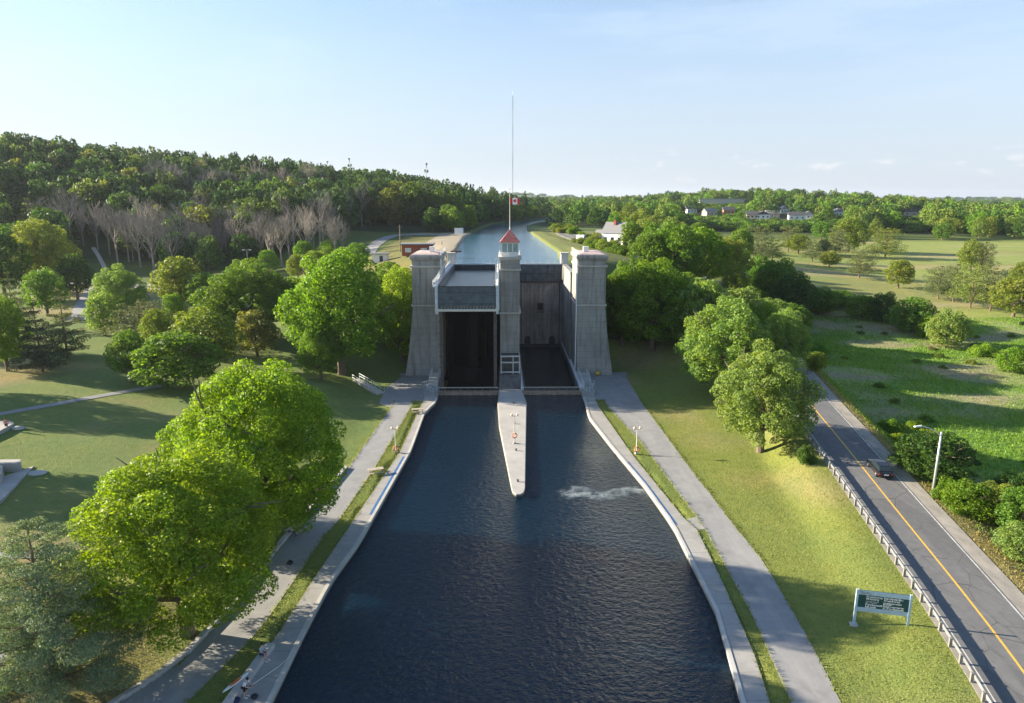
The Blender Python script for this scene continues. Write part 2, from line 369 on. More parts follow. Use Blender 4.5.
# ground: zone colour lives on the sheet, noise breaks it up
def groundmat():
    t = NT('ground'); a = t.new('ShaderNodeVertexColor', layer_name='zone')
    n1 = t.noise(.09, 6, .65, t.geo()); n2 = t.noise(1.1, 5, .65, t.geo()); n3 = t.noise(5, 4, .65, t.geo())
    c = t.mix(t.rng(n1, .38, .66, 0, .5), a.outputs[0], t.mix(1.0, a.outputs[0], (1.55, 1.2, .95), 'MULTIPLY'))
    c = t.mix(t.rng(n2, .42, .7, 0, .6), c, t.mix(1.0, c, (.62, .74, .6), 'MULTIPLY'))
    c = t.mix(t.rng(n3, .4, .7, 0, .4), c, t.mix(1.0, c, (.6, .65, .6), 'MULTIPLY'))
    t.col(c); t.b.inputs['Roughness'].default_value = .95; t.b.inputs['Specular IOR Level'].default_value = .15
    h = t.mix(.5, n2, n3); t.bump(h, .9, .25); MAT['ground'] = t.mat
groundmat()
def asphalt():
    t = NT('asphalt'); a = t.noise(1.2, 5, .7, t.geo()); b = t.noise(18, 3, .7, t.geo()); s = t.noise(.9, 4, .6, t.geo((1, .08, 1)))
    c = t.ramp(a, [(.3, (.13, .13, .135)), (.7, (.185, .182, .18))]); c = t.mix(t.rng(b, .4, .7, 0, .5), c, (.07, .07, .07))
    c = t.mix(t.rng(s, .5, .75, 0, .45), c, (.20, .195, .19)); vo = t.new('ShaderNodeTexVoronoi', {'Scale': .35}, feature='DISTANCE_TO_EDGE'); t.l.new(t.geo((1, .6, 1)), vo.inputs['Vector'])
    c = t.mix(t.rng(vo.outputs[0], 0, .012, .75, 0), c, (.03, .03, .03))
    pt = t.noise(.12, 2, .4, t.geo((1.6, .5, 1))); c = t.mix(t.rng(pt, .6, .62, 0, .35), c, (.08, .08, .082))
    t.col(c); t.b.inputs['Roughness'].default_value = .85; t.bump(b, .3, .01); MAT['asphalt'] = t.mat
    t = NT('path_asphalt'); a = t.noise(.6, 6, .7, t.geo()); b = t.noise(14, 3, .7, t.geo())
    c = t.ramp(a, [(.3, (.225, .225, .228)), (.7, (.30, .295, .29))]); c = t.mix(t.rng(b, .45, .75, 0, .4), c, (.2, .19, .18))
    s = t.noise(.5, 4, .6, t.geo((1.2, .12, 1))); c = t.mix(t.rng(s, .5, .7, 0, .4), c, (.40, .39, .37)); d = t.noise(.25, 5, .7, t.geo()); c = t.mix(t.rng(d, .55, .7, 0, .45), c, (.15, .145, .14))
    t.col(c); t.b.inputs['Roughness'].default_value = .9; t.bump(b, .3, .01); MAT['path_asphalt'] = t.mat
    t = NT('shoulder'); a = t.noise(.8, 6, .75, t.geo((1, .4, 1))); b = t.noise(12, 3, .7, t.geo())
    c = t.ramp(a, [(.35, (.24, .22, .195)), (.65, (.40, .36, .31))]); c = t.mix(t.rng(b, .4, .7, 0, .4), c, (.12, .12, .1)); t.col(c); t.b.inputs['Roughness'].default_value = .95; MAT['shoulder'] = t.mat
asphalt()
def quaymat():
    t = NT('quay'); pos = t.new('ShaderNodeNewGeometry').outputs['Position']; sp = t.new('ShaderNodeSeparateXYZ', {0: pos})
    a = t.noise(.5, 6, .7, t.geo()); b = t.noise(5, 4, .7, t.geo())
    c = t.ramp(a, [(.3, (.26, .25, .235)), (.7, (.37, .355, .335))]); c = t.mix(t.rng(b, .45, .75, 0, .4), c, (.27, .26, .24))
    fr = t.new('ShaderNodeMath', {0: sp.outputs[1], 1: 3.0}, operation='DIVIDE'); fr = t.new('ShaderNodeMath', {0: fr.outputs[0]}, operation='FRACT')
    lt = t.new('ShaderNodeMath', {0: fr.outputs[0], 1: .02}, operation='LESS_THAN'); c = t.mix(t.rng(lt.outputs[0], 0, 1, 0, .7), c, (.14, .13, .12))
    # wet algae line just above the water
    w = t.rng(sp.outputs[2], .8, 1.02, .9, 0); c = t.mix(w, c, (.05, .05, .035))
    t.col(c); t.b.inputs['Roughness'].default_value = .9; t.bump(b, .3, .02); MAT['quay'] = t.mat
quaymat()
def watermat(name, base, sc, strength, foam=False, rough=.06):
    t = NT(name)
    n1 = t.noise(sc, 4, .6, t.geo((1, 1.15, 1)), .6); n2 = t.noise(sc * 3.1, 3, .6, t.geo((1, 1.2, 1)), .4); n3 = t.noise(.06, 3, .6, t.geo())
    h = t.new('ShaderNodeMath', {0: n1, 1: t.new('ShaderNodeMath', {0: n2, 1: .35}, operation='MULTIPLY').outputs[0]}, operation='ADD').outputs[0]
    h = t.new('ShaderNodeMath', {0: h, 1: t.rng(n3, .3, .7, .75, 1.1)}, operation='MULTIPLY').outputs[0]
    c = t.ramp(n3, [(.3, base), (.75, tuple(q * 1.15 for q in base))])
    if foam:
        pos = t.new('ShaderNodeNewGeometry').outputs['Position']; sp = t.new('ShaderNodeSeparateXYZ', {0: pos})
        fn = t.noise(1.4, 6, .7, t.geo((.5, 1.6, 1)), 1.2); cx, cy = P(612, 493, .75)
        wv = t.noise(.25, 2, .5, t.geo()); yy = t.new('ShaderNodeMath', {0: sp.outputs[1], 1: t.rng(wv, .3, .7, -1.6, 1.6)}, operation='ADD').outputs[0]
        def gauss(v, c0, w):
            d = t.new('ShaderNodeMath', {0: v, 1: c0}, operation='SUBTRACT').outputs[0]; d = t.new('ShaderNodeMath', {0: d}, operation='ABSOLUTE').outputs[0]
            return t.rng(d, 0, w, 1, 0)
        m = t.new('ShaderNodeMath', {0: gauss(yy, cy, 2.6), 1: t.rng(gauss(sp.outputs[0], cx, 9.5), 0, .5, 0, 1)}, operation='MULTIPLY').outputs[0]
        f = t.new('ShaderNodeMath', {0: m, 1: fn}, operation='MULTIPLY').outputs[0]; f = t.rng(f, .25, .62)
        # thin murky foam haze east of the pier
        m2 = t.new('ShaderNodeMath', {0: gauss(sp.outputs[1], cy + 14, 16), 1: gauss(sp.outputs[0], 12, 8)}, operation='MULTIPLY').outputs[0]
        f2 = t.rng(t.new('ShaderNodeMath', {0: m2, 1: t.noise(.5, 6, .7, t.geo(), 1.5)}, operation='MULTIPLY').outputs[0], .25, .6, 0, .55)
        ff = t.new('ShaderNodeMath', {0: f, 1: f2}, operation='MAXIMUM').outputs[0]
        c = t.mix(f2, c, (.09, .11, .10)); c = t.mix(f, c, (.30, .34, .35)); t.l.new(t.rng(f, 0, 1, rough, .7), t.b.inputs['Roughness'])
    else: t.b.inputs['Roughness'].default_value = rough
    t.col(c); t.b.inputs['IOR'].default_value = 1.5; t.b.inputs['Specular Tint'].default_value = (.5, .78, 1, 1); t.b.inputs['Specular IOR Level'].default_value = .5
    t.bump(h, strength, .45); MAT[name] = t.mat
watermat('water_low', (.001, .011, .024), 1.6, .8, True)
watermat('water_high', (.03, .12, .21), .9, .2)
watermat('water_trough', (.006, .012, .016), 2.0, .15)

# ------------------------------------------------------------------ terrain sheet
def axis(lo, a, b, hi, step, grow):
    v = list(np.arange(a, b + .01, step)); s = step; x = b
    while x < hi: s *= grow; x += s; v.append(x)
    s = step; x = a; w = []
    while x > lo: s *= grow; x -= s; w.append(x)
    return np.array(w[::-1] + v)
gx = axis(-7000, -62, 72, 9000, 1.0, 1.045); gy = axis(-300, 30, 215, 9000, 1.0, 1.022)
X, Y = np.meshgrid(gx, gy); xf, yf = X.ravel(), Y.ravel()
Z = np.concatenate([hz(xf[i:i + 20000], yf[i:i + 20000]) for i in range(0, len(xf), 20000)])
nx, ny = len(gx), len(gy)
me = bpy.data.meshes.new('ground')
me.vertices.add(nx * ny); me.vertices.foreach_set('co', np.stack([xf, yf, Z], 1).astype(np.float32).ravel())
i0 = (np.arange(ny - 1)[:, None] * nx + np.arange(nx - 1)[None]).ravel()
q = np.stack([i0, i0 + 1, i0 + nx + 1, i0 + nx], 1).astype(np.int32)
me.loops.add(q.size); me.loops.foreach_set('vertex_index', q.ravel()); me.polygons.add(len(q))
me.polygons.foreach_set('loop_start', np.arange(0, q.size, 4, dtype=np.int32)); me.update(calc_edges=True)
me.polygons.foreach_set('use_smooth', np.ones(len(q), bool))
C = np.zeros((len(xf), 3)); C[:] = (.10, .14, .04)
def paint(mask, c, k=1.0):
    m = np.clip(mask, 0, 1)[:, None] * k; C[:] = C * (1 - m) + np.array(c) * m
rd = xf - np.interp(yf, RY, RX); n_a = vnoise(xf, yf, 22, 5); n_b = vnoise(xf, yf, 7, 6); n_c = vnoise(xf, yf, 60, 7)
left = (xf < 0)
paint(left & (yf < 250), (.15, .205, .065)); paint((left & (yf < 250)) * sm((n_a * .6 + n_b * .5 - .5) * 3), (.27, .235, .12), .9)
paint((xf > 0) & (rd < 0) & (yf < 150), (.185, .225, .06)); paint(((xf > 0) & (rd < 0) & (yf < 150)) * sm((n_b * .6 + n_a * .5 - .52) * 3), (.30, .26, .13), .8)
strip = (xf > fx(LP, yf) - .5) & (xf < fx(RP, yf) + .5) & (yf < 140); paint(strip, (.16, .20, .055))
# meadow: lush green with brown dead stalks
md = sm((rd - 6) / 3) * (yf < 190); paint(md, (.15, .27, .045)); paint(md * sm((vnoise(xf * .5, yf * 1.3, 9, 11) * .45 + n_c * .45 + n_b * .35 - .56) * 3.2), (.31, .26, .19), .85)
paint(md * sm((vnoise(xf * .3, yf * 1.8, 6, 21) - .55) * 5), (.21, .33, .08), .6); paint(sm((rd - 4) / 1) * sm((10.5 - rd) / 2) * (yf < 200) * (.5 + .5 * n_b), (.27, .22, .10), .9)
# golf
gl = sm((rd - 18) / 10) * sm((yf - 180) / 12) * sm((440 - yf) / 30); paint(gl, (.25, .30, .09)); paint(gl * sm((vnoise(xf * .5, yf * 1.6, 30, 12) - .5) * 4), (.25, .25, .10), .7)
paint(gl * sm((vnoise(xf * .4, yf * 2, 18, 14) - .66) * 7), (.36, .31, .19), .6)
# dike and dry slope by the red building
dk = sm((28 - np.abs(xf - 24)) / 5) * (xf > 12) * (yf > 185) * (yf < 430); paint(dk, (.19, .215, .075))
dl = (left & (yf > 172) & (yf < 345) & (xf > -48)); paint(dl, (.17, .17, .065)); paint((left & (yf > 215) & (yf < 345) & (xf > -32)), (.38, .34, .29), .85)
# forest floor
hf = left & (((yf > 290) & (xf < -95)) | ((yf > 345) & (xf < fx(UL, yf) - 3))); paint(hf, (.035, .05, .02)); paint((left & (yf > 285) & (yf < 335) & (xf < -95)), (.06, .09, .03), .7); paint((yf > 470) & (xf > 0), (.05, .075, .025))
fld = np.exp(-(((xf - 62) / 22) ** 2 + ((yf - 430) / 45) ** 2)) > .4; paint(fld, (.11, .17, .05))
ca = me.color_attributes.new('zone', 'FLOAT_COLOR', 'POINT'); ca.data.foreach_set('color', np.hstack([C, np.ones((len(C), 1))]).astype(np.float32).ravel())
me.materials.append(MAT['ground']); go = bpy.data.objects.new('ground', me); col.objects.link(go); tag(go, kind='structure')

# ------------------------------------------------------------------ water
def sheet(name, x0, x1, y0, y1, z, mat, step=2.0, **k):
    mb = MB(); mb.add([(x0, y0, z), (x1, y0, z), (x1, y1, z), (x0, y1, z)], [(0, 1, 2, 3)]); return mb.build(name, mat, **k)
sheet('lower_water', -60, 60, -60, 124.0, WL, MAT['water_low'], kind='structure')
mb = MB(); _ys = [169.6, 172, 185, 205, 221, 250, 315, 385, 420, 450, 490, 505, 550, 568, 600, 640, 690, 727, 760, 795]; _v = []
for y in _ys: _v += [(float(fx(UL, y)) - (1.2 if y > 172 else -.3), y, 19.8), (float(fx(UR, y)) + (1.2 if y > 172 else -.3), y, 19.8)]
mb.add(_v, [(2 * i, 2 * i + 1, 2 * i + 3, 2 * i + 2) for i in range(len(_ys) - 1)])
mb.build('upper_canal_water', MAT['water_high'], kind='structure')

# ------------------------------------------------------------------ quays, strips, paths
def band(name, L1, L2, y0, y1, z0, z1, mat, step=3.0, **k):
    ys = list(np.arange(y0, y1, step)) + [y1]; n = len(ys); vs = []
    for y in ys:
        a, b = float(fx(L1, y)), float(fx(L2, y)); vs += [(a, y, z0), (b, y, z0), (b, y, z1), (a, y, z1)]
    fs = [(0, 1, 2, 3), (4 * n - 1, 4 * n - 2, 4 * n - 3, 4 * n - 4)]
    for i in range(n - 1):
        o = 4 * i; fs += [(o + 3, o + 2, o + 6, o + 7), (o + 2, o + 1, o + 5, o + 6), (o, o + 3, o + 7, o + 4)]
    return MB().add(vs, fs).build(name, mat, **k)
yLq = P(422, 404, 1.3)[1]; yRq = P(599, 408, 1.3)[1]
band('quay', LQ, LW, -40, 119.5, -3, 1.36, MAT['quay'], kind='structure')
band('quay', RW, RQ, -40, 119.5, -3, 1.36, MAT['quay'], kind='structure')
band('path', LP, LG, -40, 117.6, 1.0, 1.285, MAT['path_asphalt'], kind='structure')
band('path', RG, RP, -40, 118, 1.0, 1.285, MAT['path_asphalt'], kind='structure')
c1 = P(685.6, 520.7, 1.3); c2 = P(696.4, 529, 1.3)
MB().prism([P(684, 520, 1.3), P(697, 516.5, 1.3), P(706, 529, 1.3), P(695, 529.5, 1.3)], 1.0, 1.292).build('path', MAT['quay'], kind='structure')
# paved aprons at the foot of the towers
MB().prism([P(379, 403, 1.3), P(391, 407, 1.3), (float(fx(LG, 117.6)), 117.6), (float(fx(LW, 117.6)), 117.6), (-14.2, 124), (-14.2, 136), (-23, 138), P(402, 376, 1.3), P(386, 388, 1.3)], 1.0, 1.281).build('path', MAT['path_asphalt'], kind='structure')
MB().prism([(float(fx(RW, 118)), 118), P(640, 400, 1.3), P(627, 378, 1.3), (24.5, 138), (14.2, 137), (14.2, 124)], 1.0, 1.281).build('path', MAT['path_asphalt'], kind='structure')
# quay heads beside the lower gates (solid concrete)
for s in (-1, 1):
    ln = LW if s < 0 else RW; lq = LQ if s < 0 else RQ
    MB().prism([(float(fx(ln, 119.5)), 119.5), (s * 13.4, 124.3), (s * 13.4, 137), (s * 14.7, 137), (s * 16.6, 126), (float(fx(lq, 119.5)), 119.5)], -3, 1.5).build('quay', MAT['quay'], kind='structure')
# painted edges: blue mooring zone and yellow nose line
def edge_strip(name, line, y0, y1, d0, d1, z0, z1, mat):
    s = 1 if line is RW else -1
    A = line.copy(); A[:, 0] += s * d0; B = line.copy(); B[:, 0] += s * d1
    return band(name, A if s > 0 else B, B if s > 0 else A, y0, y1, z0, z1, mat, kind='structure')
edge_strip('blue_edge_paint', LW, P(372, 515, 1.3)[1], P(406, 457, 1.3)[1], .28, .62, 1.3, 1.372, MAT['blue_paint'])
edge_strip('blue_edge_paint', RW, P(675, 525, 1.3)[1], P(625, 462, 1.3)[1], .28, .55, 1.3, 1.372, MAT['blue_paint'])
edge_strip('quay_coping', LW, -40, 119, -.06, .28, 1.1, 1.42, MAT['concrete_pale'])
edge_strip('quay_coping', RW, -40, 119, -.06, .28, 1.1, 1.42, MAT['concrete_pale'])
# low kerb wall along the left path and low seat wall on the left quay
A = LP.copy(); A[:, 0] -= .45
band('kerb', A, LP, 30, P(348, 468, 1.3)[1], 1.0, 1.62, MAT['concrete_slab'], kind='structure')
A = LQ.copy(); A[:, 0] -= .1; B = LQ.copy(); B[:, 0] += .55
band('seat_wall', A, B, 36, P(268, 648, 1.3)[1], 1.2, 1.78, MAT['concrete_slab'], label='low grey concrete seat wall on the left quay where the anglers sit', cat='wall')

# ------------------------------------------------------------------ road and ribbons
def ribbon(name, cx, cy, cz, o0, o1, dz, mat, th=.3, **k):
    c = np.stack([cx, cy], 1); d = np.gradient(c, axis=0); d /= np.linalg.norm(d, axis=1)[:, None]; n = np.stack([d[:, 1], -d[:, 0]], 1)
    vs = []; m = len(c)
    for i in range(m):
        a = c[i] + n[i] * o0; b = c[i] + n[i] * o1; z = cz[i] + dz
        vs += [(a[0], a[1], z - th), (b[0], b[1], z - th), (b[0], b[1], z), (a[0], a[1], z)]
    fs = []
    for i in range(m - 1):
        o = 4 * i; fs += [(o + 3, o + 2, o + 6, o + 7), (o + 2, o + 1, o + 5, o + 6), (o, o + 3, o + 7, o + 4)]
    return MB().add(vs, fs).build(name, mat, **k)
sel = RY < 400
rx, ry, rz = RX[sel], RY[sel], RZ[sel]
ribbon('road', rx, ry, rz, -3.65, 3.45, .06, MAT['asphalt'], kind='structure')
ribbon('road_shoulder', rx, ry, rz, 3.45, 5.1, .045, MAT['shoulder'], kind='structure')
ribbon('road_shoulder', rx, ry, rz, -4.3, -3.65, .045, MAT['shoulder'], kind='structure')
ribbon('road_marking', rx, ry, rz, -.09, .09, .066, MAT['yellow_paint'], .004, kind='structure')
simple('worn_white', (.5, .5, .48), .7, 0, .35, 1.5)
ribbon('road_marking', rx, ry, rz, 3.2, 3.32, .066, MAT['worn_white'], .004, kind='structure')
ribbon('road_marking', rx, ry, rz, -3.45, -3.35, .066, MAT['worn_white'], .004, kind='structure')
def gribbon(name, pts, w, mat, dz=.07, px=True, **k):
    q = [G(*p)[:2] if px else p for p in pts]; q = np.array(q)
    s = np.concatenate([[0], np.cumsum(np.linalg.norm(np.diff(q, axis=0), axis=1))]); t = np.arange(0, s[-1], 1.5)
    x, y = np.interp(t, s, q[:, 0]), np.interp(t, s, q[:, 1])
    kk = np.ones(7) / 7; x = np.convolve(np.pad(x, 3, mode='edge'), kk, 'valid'); y = np.convolve(np.pad(y, 3, mode='edge'), kk, 'valid')
    c = np.stack([x, y], 1); d = np.gradient(c, axis=0); d /= np.linalg.norm(d, axis=1)[:, None] + 1e-9; n = np.stack([d[:, 1], -d[:, 0]], 1)
    vs = []; K = 4
    for j in range(K + 1):
        o = (j / K - .5) * w; pp = c + n * o; z = hz(pp[:, 0], pp[:, 1]) + dz; vs.append(np.stack([pp[:, 0], pp[:, 1], z], 1))
    vs = np.array(vs); m = len(c); fs = [(j * m + i, (j + 1) * m + i, (j + 1) * m + i + 1, j * m + i + 1) for j in range(K) for i in range(m - 1)]
    return MB().add(vs.reshape(-1, 3), fs).build(name, mat, kind='structure', **k)
gribbon('footpath', [(-25, 419), (0, 414), (30, 409), (70, 402), (110, 394), (150, 388), (170, 384)], 1.7, MAT['path_asphalt'])
gribbon('footpath', [(-30, 554), (0, 555), (40, 556), (95, 557)], 1.1, MAT['path_asphalt'])
gribbon('footpath', [(-20, 674), (0, 660), (30, 640), (70, 606), (100, 585), (125, 560)], 1.2, MAT['path_asphalt'])
gribbon('park_road', [(20, 284), (60, 284), (105, 284), (150, 287), (200, 294), (230, 300)], 7.0, MAT['path_asphalt'], .12)
gribbon('park_road', [(98, 287), (92, 296), (86, 307), (80, 322)], 6.0, MAT['path_asphalt'], .10)
gribbon('dirt_track', [(100, 278), (105, 268), (98, 255), (92, 246)], 1.6, MAT['gravel'], .15)
gribbon('upper_road', [(366, 256), (372, 248), (380, 241), (392, 236), (415, 234.3), (452, 234.5)], 6.0, MAT['path_asphalt'], .15)
def proj(p):
    v = np.array(p, float) - CAM; zc = v @ fw
    return 512 + F * (v @ rt) / zc, 351.5 - F * (v @ up) / zc
def htop(base, pytop):               # height of an upright thing whose top shows at row pytop
    lo, hi = 0.0, 220.0
    for _ in range(30):
        m = (lo + hi) / 2
        if proj((base[0], base[1], base[2] + m))[1] > pytop: lo = m
        else: hi = m
    return lo
def loft(mb, secs, m=0):             # secs: (z, x0, x1, y0, y1)
    vs = []
    for z, x0, x1, y0, y1 in secs: vs += [(x0, y0, z), (x1, y0, z), (x1, y1, z), (x0, y1, z)]
    n = len(secs); fs = [(0, 3, 2, 1), (4 * n - 4, 4 * n - 3, 4 * n - 2, 4 * n - 1)]
    for i in range(n - 1):
        o = 4 * i; fs += [(o + j, o + (j + 1) % 4, o + 4 + (j + 1) % 4, o + 4 + j) for j in range(4)]
    return mb.add(vs, fs, m)
def railing(mb, pts, h=1.05, post=1.6, r=.03, n=5, mids=(.5,), m=0):
    pts = [Vector(p) for p in pts]
    for a, b in zip(pts[:-1], pts[1:]):
        L = (b - a).length; k = max(1, round(L / post))
        for i in range(k + 1):
            p = a.lerp(b, i / k); mb.tube(p, p + Vector((0, 0, h)), r * 1.2, n=n, m=m)
        for f in (1.0,) + tuple(mids): mb.tube(a + Vector((0, 0, h * f)), b + Vector((0, 0, h * f)), r, n=n, m=m)
    return mb

# ------------------------------------------------------------------ side towers
simple('gate_steel', (.07, .085, .10), .5, .2, .5, .9)
def side_tower(s, label):
    t = empty('lock_tower', (s * 17, 140, 1.2), label=label, cat='lock tower', group='concrete towers of the lift lock')
    def bx(z, xi, xo, y0, y1): a, b = sorted((s * xi - s * 17, s * xo - s * 17)); return (z - 1.2, a, b, y0 - 140, y1 - 140)
    mb = MB(); loft(mb, [bx(-1, 13.9, 21.4, 135.2, 147.5), bx(1.2, 13.85, 21.2, 135.4, 147.4), bx(6, 13.8, 20.45, 135.8, 147.2), bx(11, 13.75, 19.8, 136.05, 147.1), bx(15.6, 13.7, 19.4, 136.2, 147), bx(24.6, 13.7, 19.3, 136.2, 147)])
    mb.build('shaft', MAT['concrete'], t)
    for z, h in ((15.45, .32), (23.25, .34)):
        loft(MB(), [bx(z, 13.5, 19.62, 135.96, 147.2), bx(z + h, 13.45, 19.68, 135.9, 147.3)]).build('string_course', MAT['concrete_pale'], t)
    m2 = MB(); loft(m2, [bx(24.6, 13.62, 19.38, 136.1, 147.1), bx(25.0, 13.3, 19.7, 135.8, 147.4), bx(25.45, 13.3, 19.7, 135.8, 147.4), bx(25.75, 13.55, 19.45, 136.05, 147.15)])
    m2.build('cornice', MAT['concrete'], t, bevel=.05)
    m3 = MB(); loft(m3, [bx(25.74, 13.9, 19.1, 136.4, 146.8), bx(25.9, 14.1, 18.9, 136.7, 146.5), bx(26.05, 15.2, 17.8, 138.5, 144.5)])
    m3.build('roof', MAT['pink_roof'], t)
    m4 = MB(); m4.box(-s * 17 + s * 15.6 - .5, -s * 17 + s * 15.6 + .5, 139.2 - 140, 140.4 - 140, 24.9, 25.9); m4.build('roof_hatch', MAT['white_paint'], t)
    railing(MB(), [(s * (13.5 - 17), 136 - 140, 24.5), (s * (13.5 - 17), 147 - 140, 24.5)], .8).build('railing', MAT['white_paint'], t)
    # lean buttress strip and guide rail on the inner face
    mb = MB(); mb.tube((s * (13.5 - 17), -4.1, 0), (s * (13.5 - 17), -4.1, 24), .11, n=6); mb.build('guide_rail', MAT['white_paint'], t)
    return t
side_tower(-1, 'tapering concrete lift lock tower left of the raised boat chamber')
side_tower(1, 'tapering concrete lift lock tower right of the lowered boat chamber')
# wings that hold back the upper bank
for s, nm in ((-1, 'left'), (1, 'right')):
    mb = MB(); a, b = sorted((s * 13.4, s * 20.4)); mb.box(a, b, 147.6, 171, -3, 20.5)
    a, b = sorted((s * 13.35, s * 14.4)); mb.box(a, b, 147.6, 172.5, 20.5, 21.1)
    mb.build('side_wall', MAT['concrete_shade' if s < 0 else 'concrete_stained'], label='stained concrete side wall of the %s chamber behind the tower' % ('raised' if s < 0 else 'lowered'), cat='wall', group='chamber side walls')  # left wall is coloured near black for the shade in the well
# window slots on the right side wall
t = empty('gate_pillar', (13.9, 168.6, 20.5), label='pinkish concrete pillar at the right end of the upper gates', cat='pillar', group='pillars of the upper gates')
MB().box(-.9, .9, -1, 1, 0, 3.0).build('block', MAT['cream'], t, bevel=.05); MB().box(-1.05, 1.05, -1.15, 1.15, 3.0, 3.25).build('cap', MAT['concrete_pale'], t)
t = empty('gate_pillar', (-13.9, 168.6, 20.5), label='pinkish concrete pillar at the left end of the upper gates', cat='pillar', group='pillars of the upper gates')
MB().box(-.9, .9, -1, 1, 0, 3.0).build('block', MAT['cream'], t, bevel=.05); MB().box(-1.05, 1.05, -1.15, 1.15, 3.0, 3.25).build('cap', MAT['concrete_pale'], t)
MB().bar((0, -.5, 3.6), (2.6, -.9, 3.6), .35, .35).build('boom', MAT['rust'], t)

# ------------------------------------------------------------------ centre tower with control cabin
t = empty('control_tower', (.1, 136, -3), label='slender concrete middle tower with red roofed glass control cabin', cat='lock tower')
mb = MB(); w = 1.85
loft(mb, [(10, -w, w, -5.6, 6), (28.1, -w, w, -6, 6)]); mb.build('shaft', MAT['concrete'], t)
loft(MB(), [(-1, -2.25, 2.25, -11.4, 7), (4.1, -2.25, 2.25, -11.2, 7), (6.6, -2.0, 2.0, -9.2, 7)]).build('footing', MAT['concrete_dark'], t)
MB().box(-1.75, 1.75, -5.2, 6, 6.5, 10).build('core', MAT['concrete_dark'], t)
for z in (17.9, 26.2):
    loft(MB(), [(z, -w - .22, w + .22, -6.22, 6.2), (z + .32, -w - .27, w + .27, -6.27, 6.2)]).build('string_course', MAT['concrete_pale'], t)
loft(MB(), [(28.1, -w - .05, w + .05, -6.05, 6.05), (28.5, -w - .35, w + .35, -6.35, 6.35), (28.85, -w - .35, w + .35, -6.35, 6.35)]).build('cornice', MAT['concrete_pale'], t, bevel=.04)
cb = MB(); cb.box(-1.6, 1.6, -5.8, -2.2, 28.85, 29.7); cab = cb.build('cabin', MAT['white_paint'], t)
for x in (-1.55, -.5, .5, 1.55):
    for y in (-5.75, -2.25): MB().box(x - .07, x + .07, y - .07, y + .07, 29.7, 31.3).build('mullion', MAT['white_paint'], cab)
for y in (-4.6, -3.4):
    for x in (-1.55, 1.55): MB().box(x - .07, x + .07, y - .07, y + .07, 29.7, 31.3).build('mullion', MAT['white_paint'], cab)
for a in ((-1.55, 1.55, -5.72, -5.68), (-1.55, 1.55, -2.32, -2.28), (-1.57, -1.53, -5.7, -2.3), (1.53, 1.57, -5.7, -2.3)): MB().box(*a, 29.7, 31.3).build('glazing', MAT['teal_glass'], cab)
MB().box(-1.68, 1.68, -5.88, -2.12, 31.3, 31.5).build('lintel', MAT['white_paint'], cab)
rf = MB(); rf.add([(-1.95, -6.15, 31.5), (1.95, -6.15, 31.5), (1.95, -1.85, 31.5), (-1.95, -1.85, 31.5), (0, -4, 33.9)], [(0, 1, 4), (1, 2, 4), (2, 3, 4), (3, 0, 4), (0, 3, 2, 1)])
rf.build('roof', MAT['red_roof'], t); MB().tube((0, -4, 33.8), (0, -4, 34.3), .12, .04).build('finial', MAT['white_paint'], t)
railing(MB(), [(-1.95, -1, 28.85), (-1.95, -6.15, 28.85), (1.95, -6.15, 28.85), (1.95, -1, 28.85)], .85, .8, .025, mids=(.35, .7)).build('railing', MAT['white_paint'], t)
# portal frame with open shelves at the foot
fr = MB()
for x in (-1.75, -.05 + .6, 1.75): fr.box(x - .1, x + .1, -8.6, -8.4, 6.3, 10.2)
for z in (7.0, 8.9, 10.1): fr.box(-1.9, 1.9, -8.7, -8.3, z - .12, z + .12); fr.box(-1.9, -1.7, -8.5, -5.3, z - .1, z + .1); fr.box(1.7, 1.9, -8.5, -5.3, z - .1, z + .1)
fr.build('service_frame', MAT['galvanised'], t)
MB().box(-1.85, 1.85, -8.5, -5.3, 9.98, 10.08).build('service_deck', MAT['steel_dark'], t)

fp = empty('flagpole', (.1, 132.2, 31.1), label='tall thin flagpole above the red cabin roof flying the maple leaf flag', cat='flagpole')
MB().tube((0, 0, 0), (0, 0, 7.2), .07, .045, n=8).build('pole', MAT['cream'], fp); MB().sphere((0, 0, 7.3), .11).build('ball_finial', MAT['yellow_paint'], fp)
def wave(u, v): return (u * .96, .10 * math.sin(u * 4.2) * min(1, u * 2), v - .10 * u - .05 * math.sin(u * 3))
fl = MB(); nu, nv = 24, 8; vs = []; FW, FH = 1.9, 1.2
for j in range(nv + 1):
    for i in range(nu + 1): x, y, z = wave(i / nu * FW, (j / nv - 1) * FH); vs.append((x + .06, y, z + 5.7))
for j in range(nv):
    for i in range(nu):
        a = j * (nu + 1) + i; fl.add([vs[a], vs[a + 1], vs[a + nu + 2], vs[a + nu + 1]], [(0, 1, 2, 3)], 0 if (i < nu // 4 or i >= nu - nu // 4) else 1)
flag = fl.build('flag', [MAT['flag_red'], MAT['flag_white']], fp, smooth=True)
leaf = [(0, 1), (.16, .7), (.36, .8), (.28, .38), (.5, .56), (.56, .42), (.88, .46), (.76, .24), (.86, .14), (.46, -.18), (.5, -.34), (.06, -.28), (.06, -.7)]
leaf = leaf + [(-x, y) for x, y in leaf[::-1] if x > 0]
lf = MB()
for sy in (-.02, .02):
    vv = []
    for x, y in leaf:
        a, b, c = wave(FW / 2 + x * .42, -FH / 2 + y * .46); vv.append((a + .06, b + sy, c + 5.7))
    cen = wave(FW / 2, -FH / 2); b0 = len(lf.v); n = len(vv)
    lf.add([(cen[0] + .06, cen[1] + sy, cen[2] + 5.7)] + vv, [(0, 1 + i, 1 + (i + 1) % n) for i in range(n)])
lf.build('maple_leaf', MAT['flag_red'], flag)

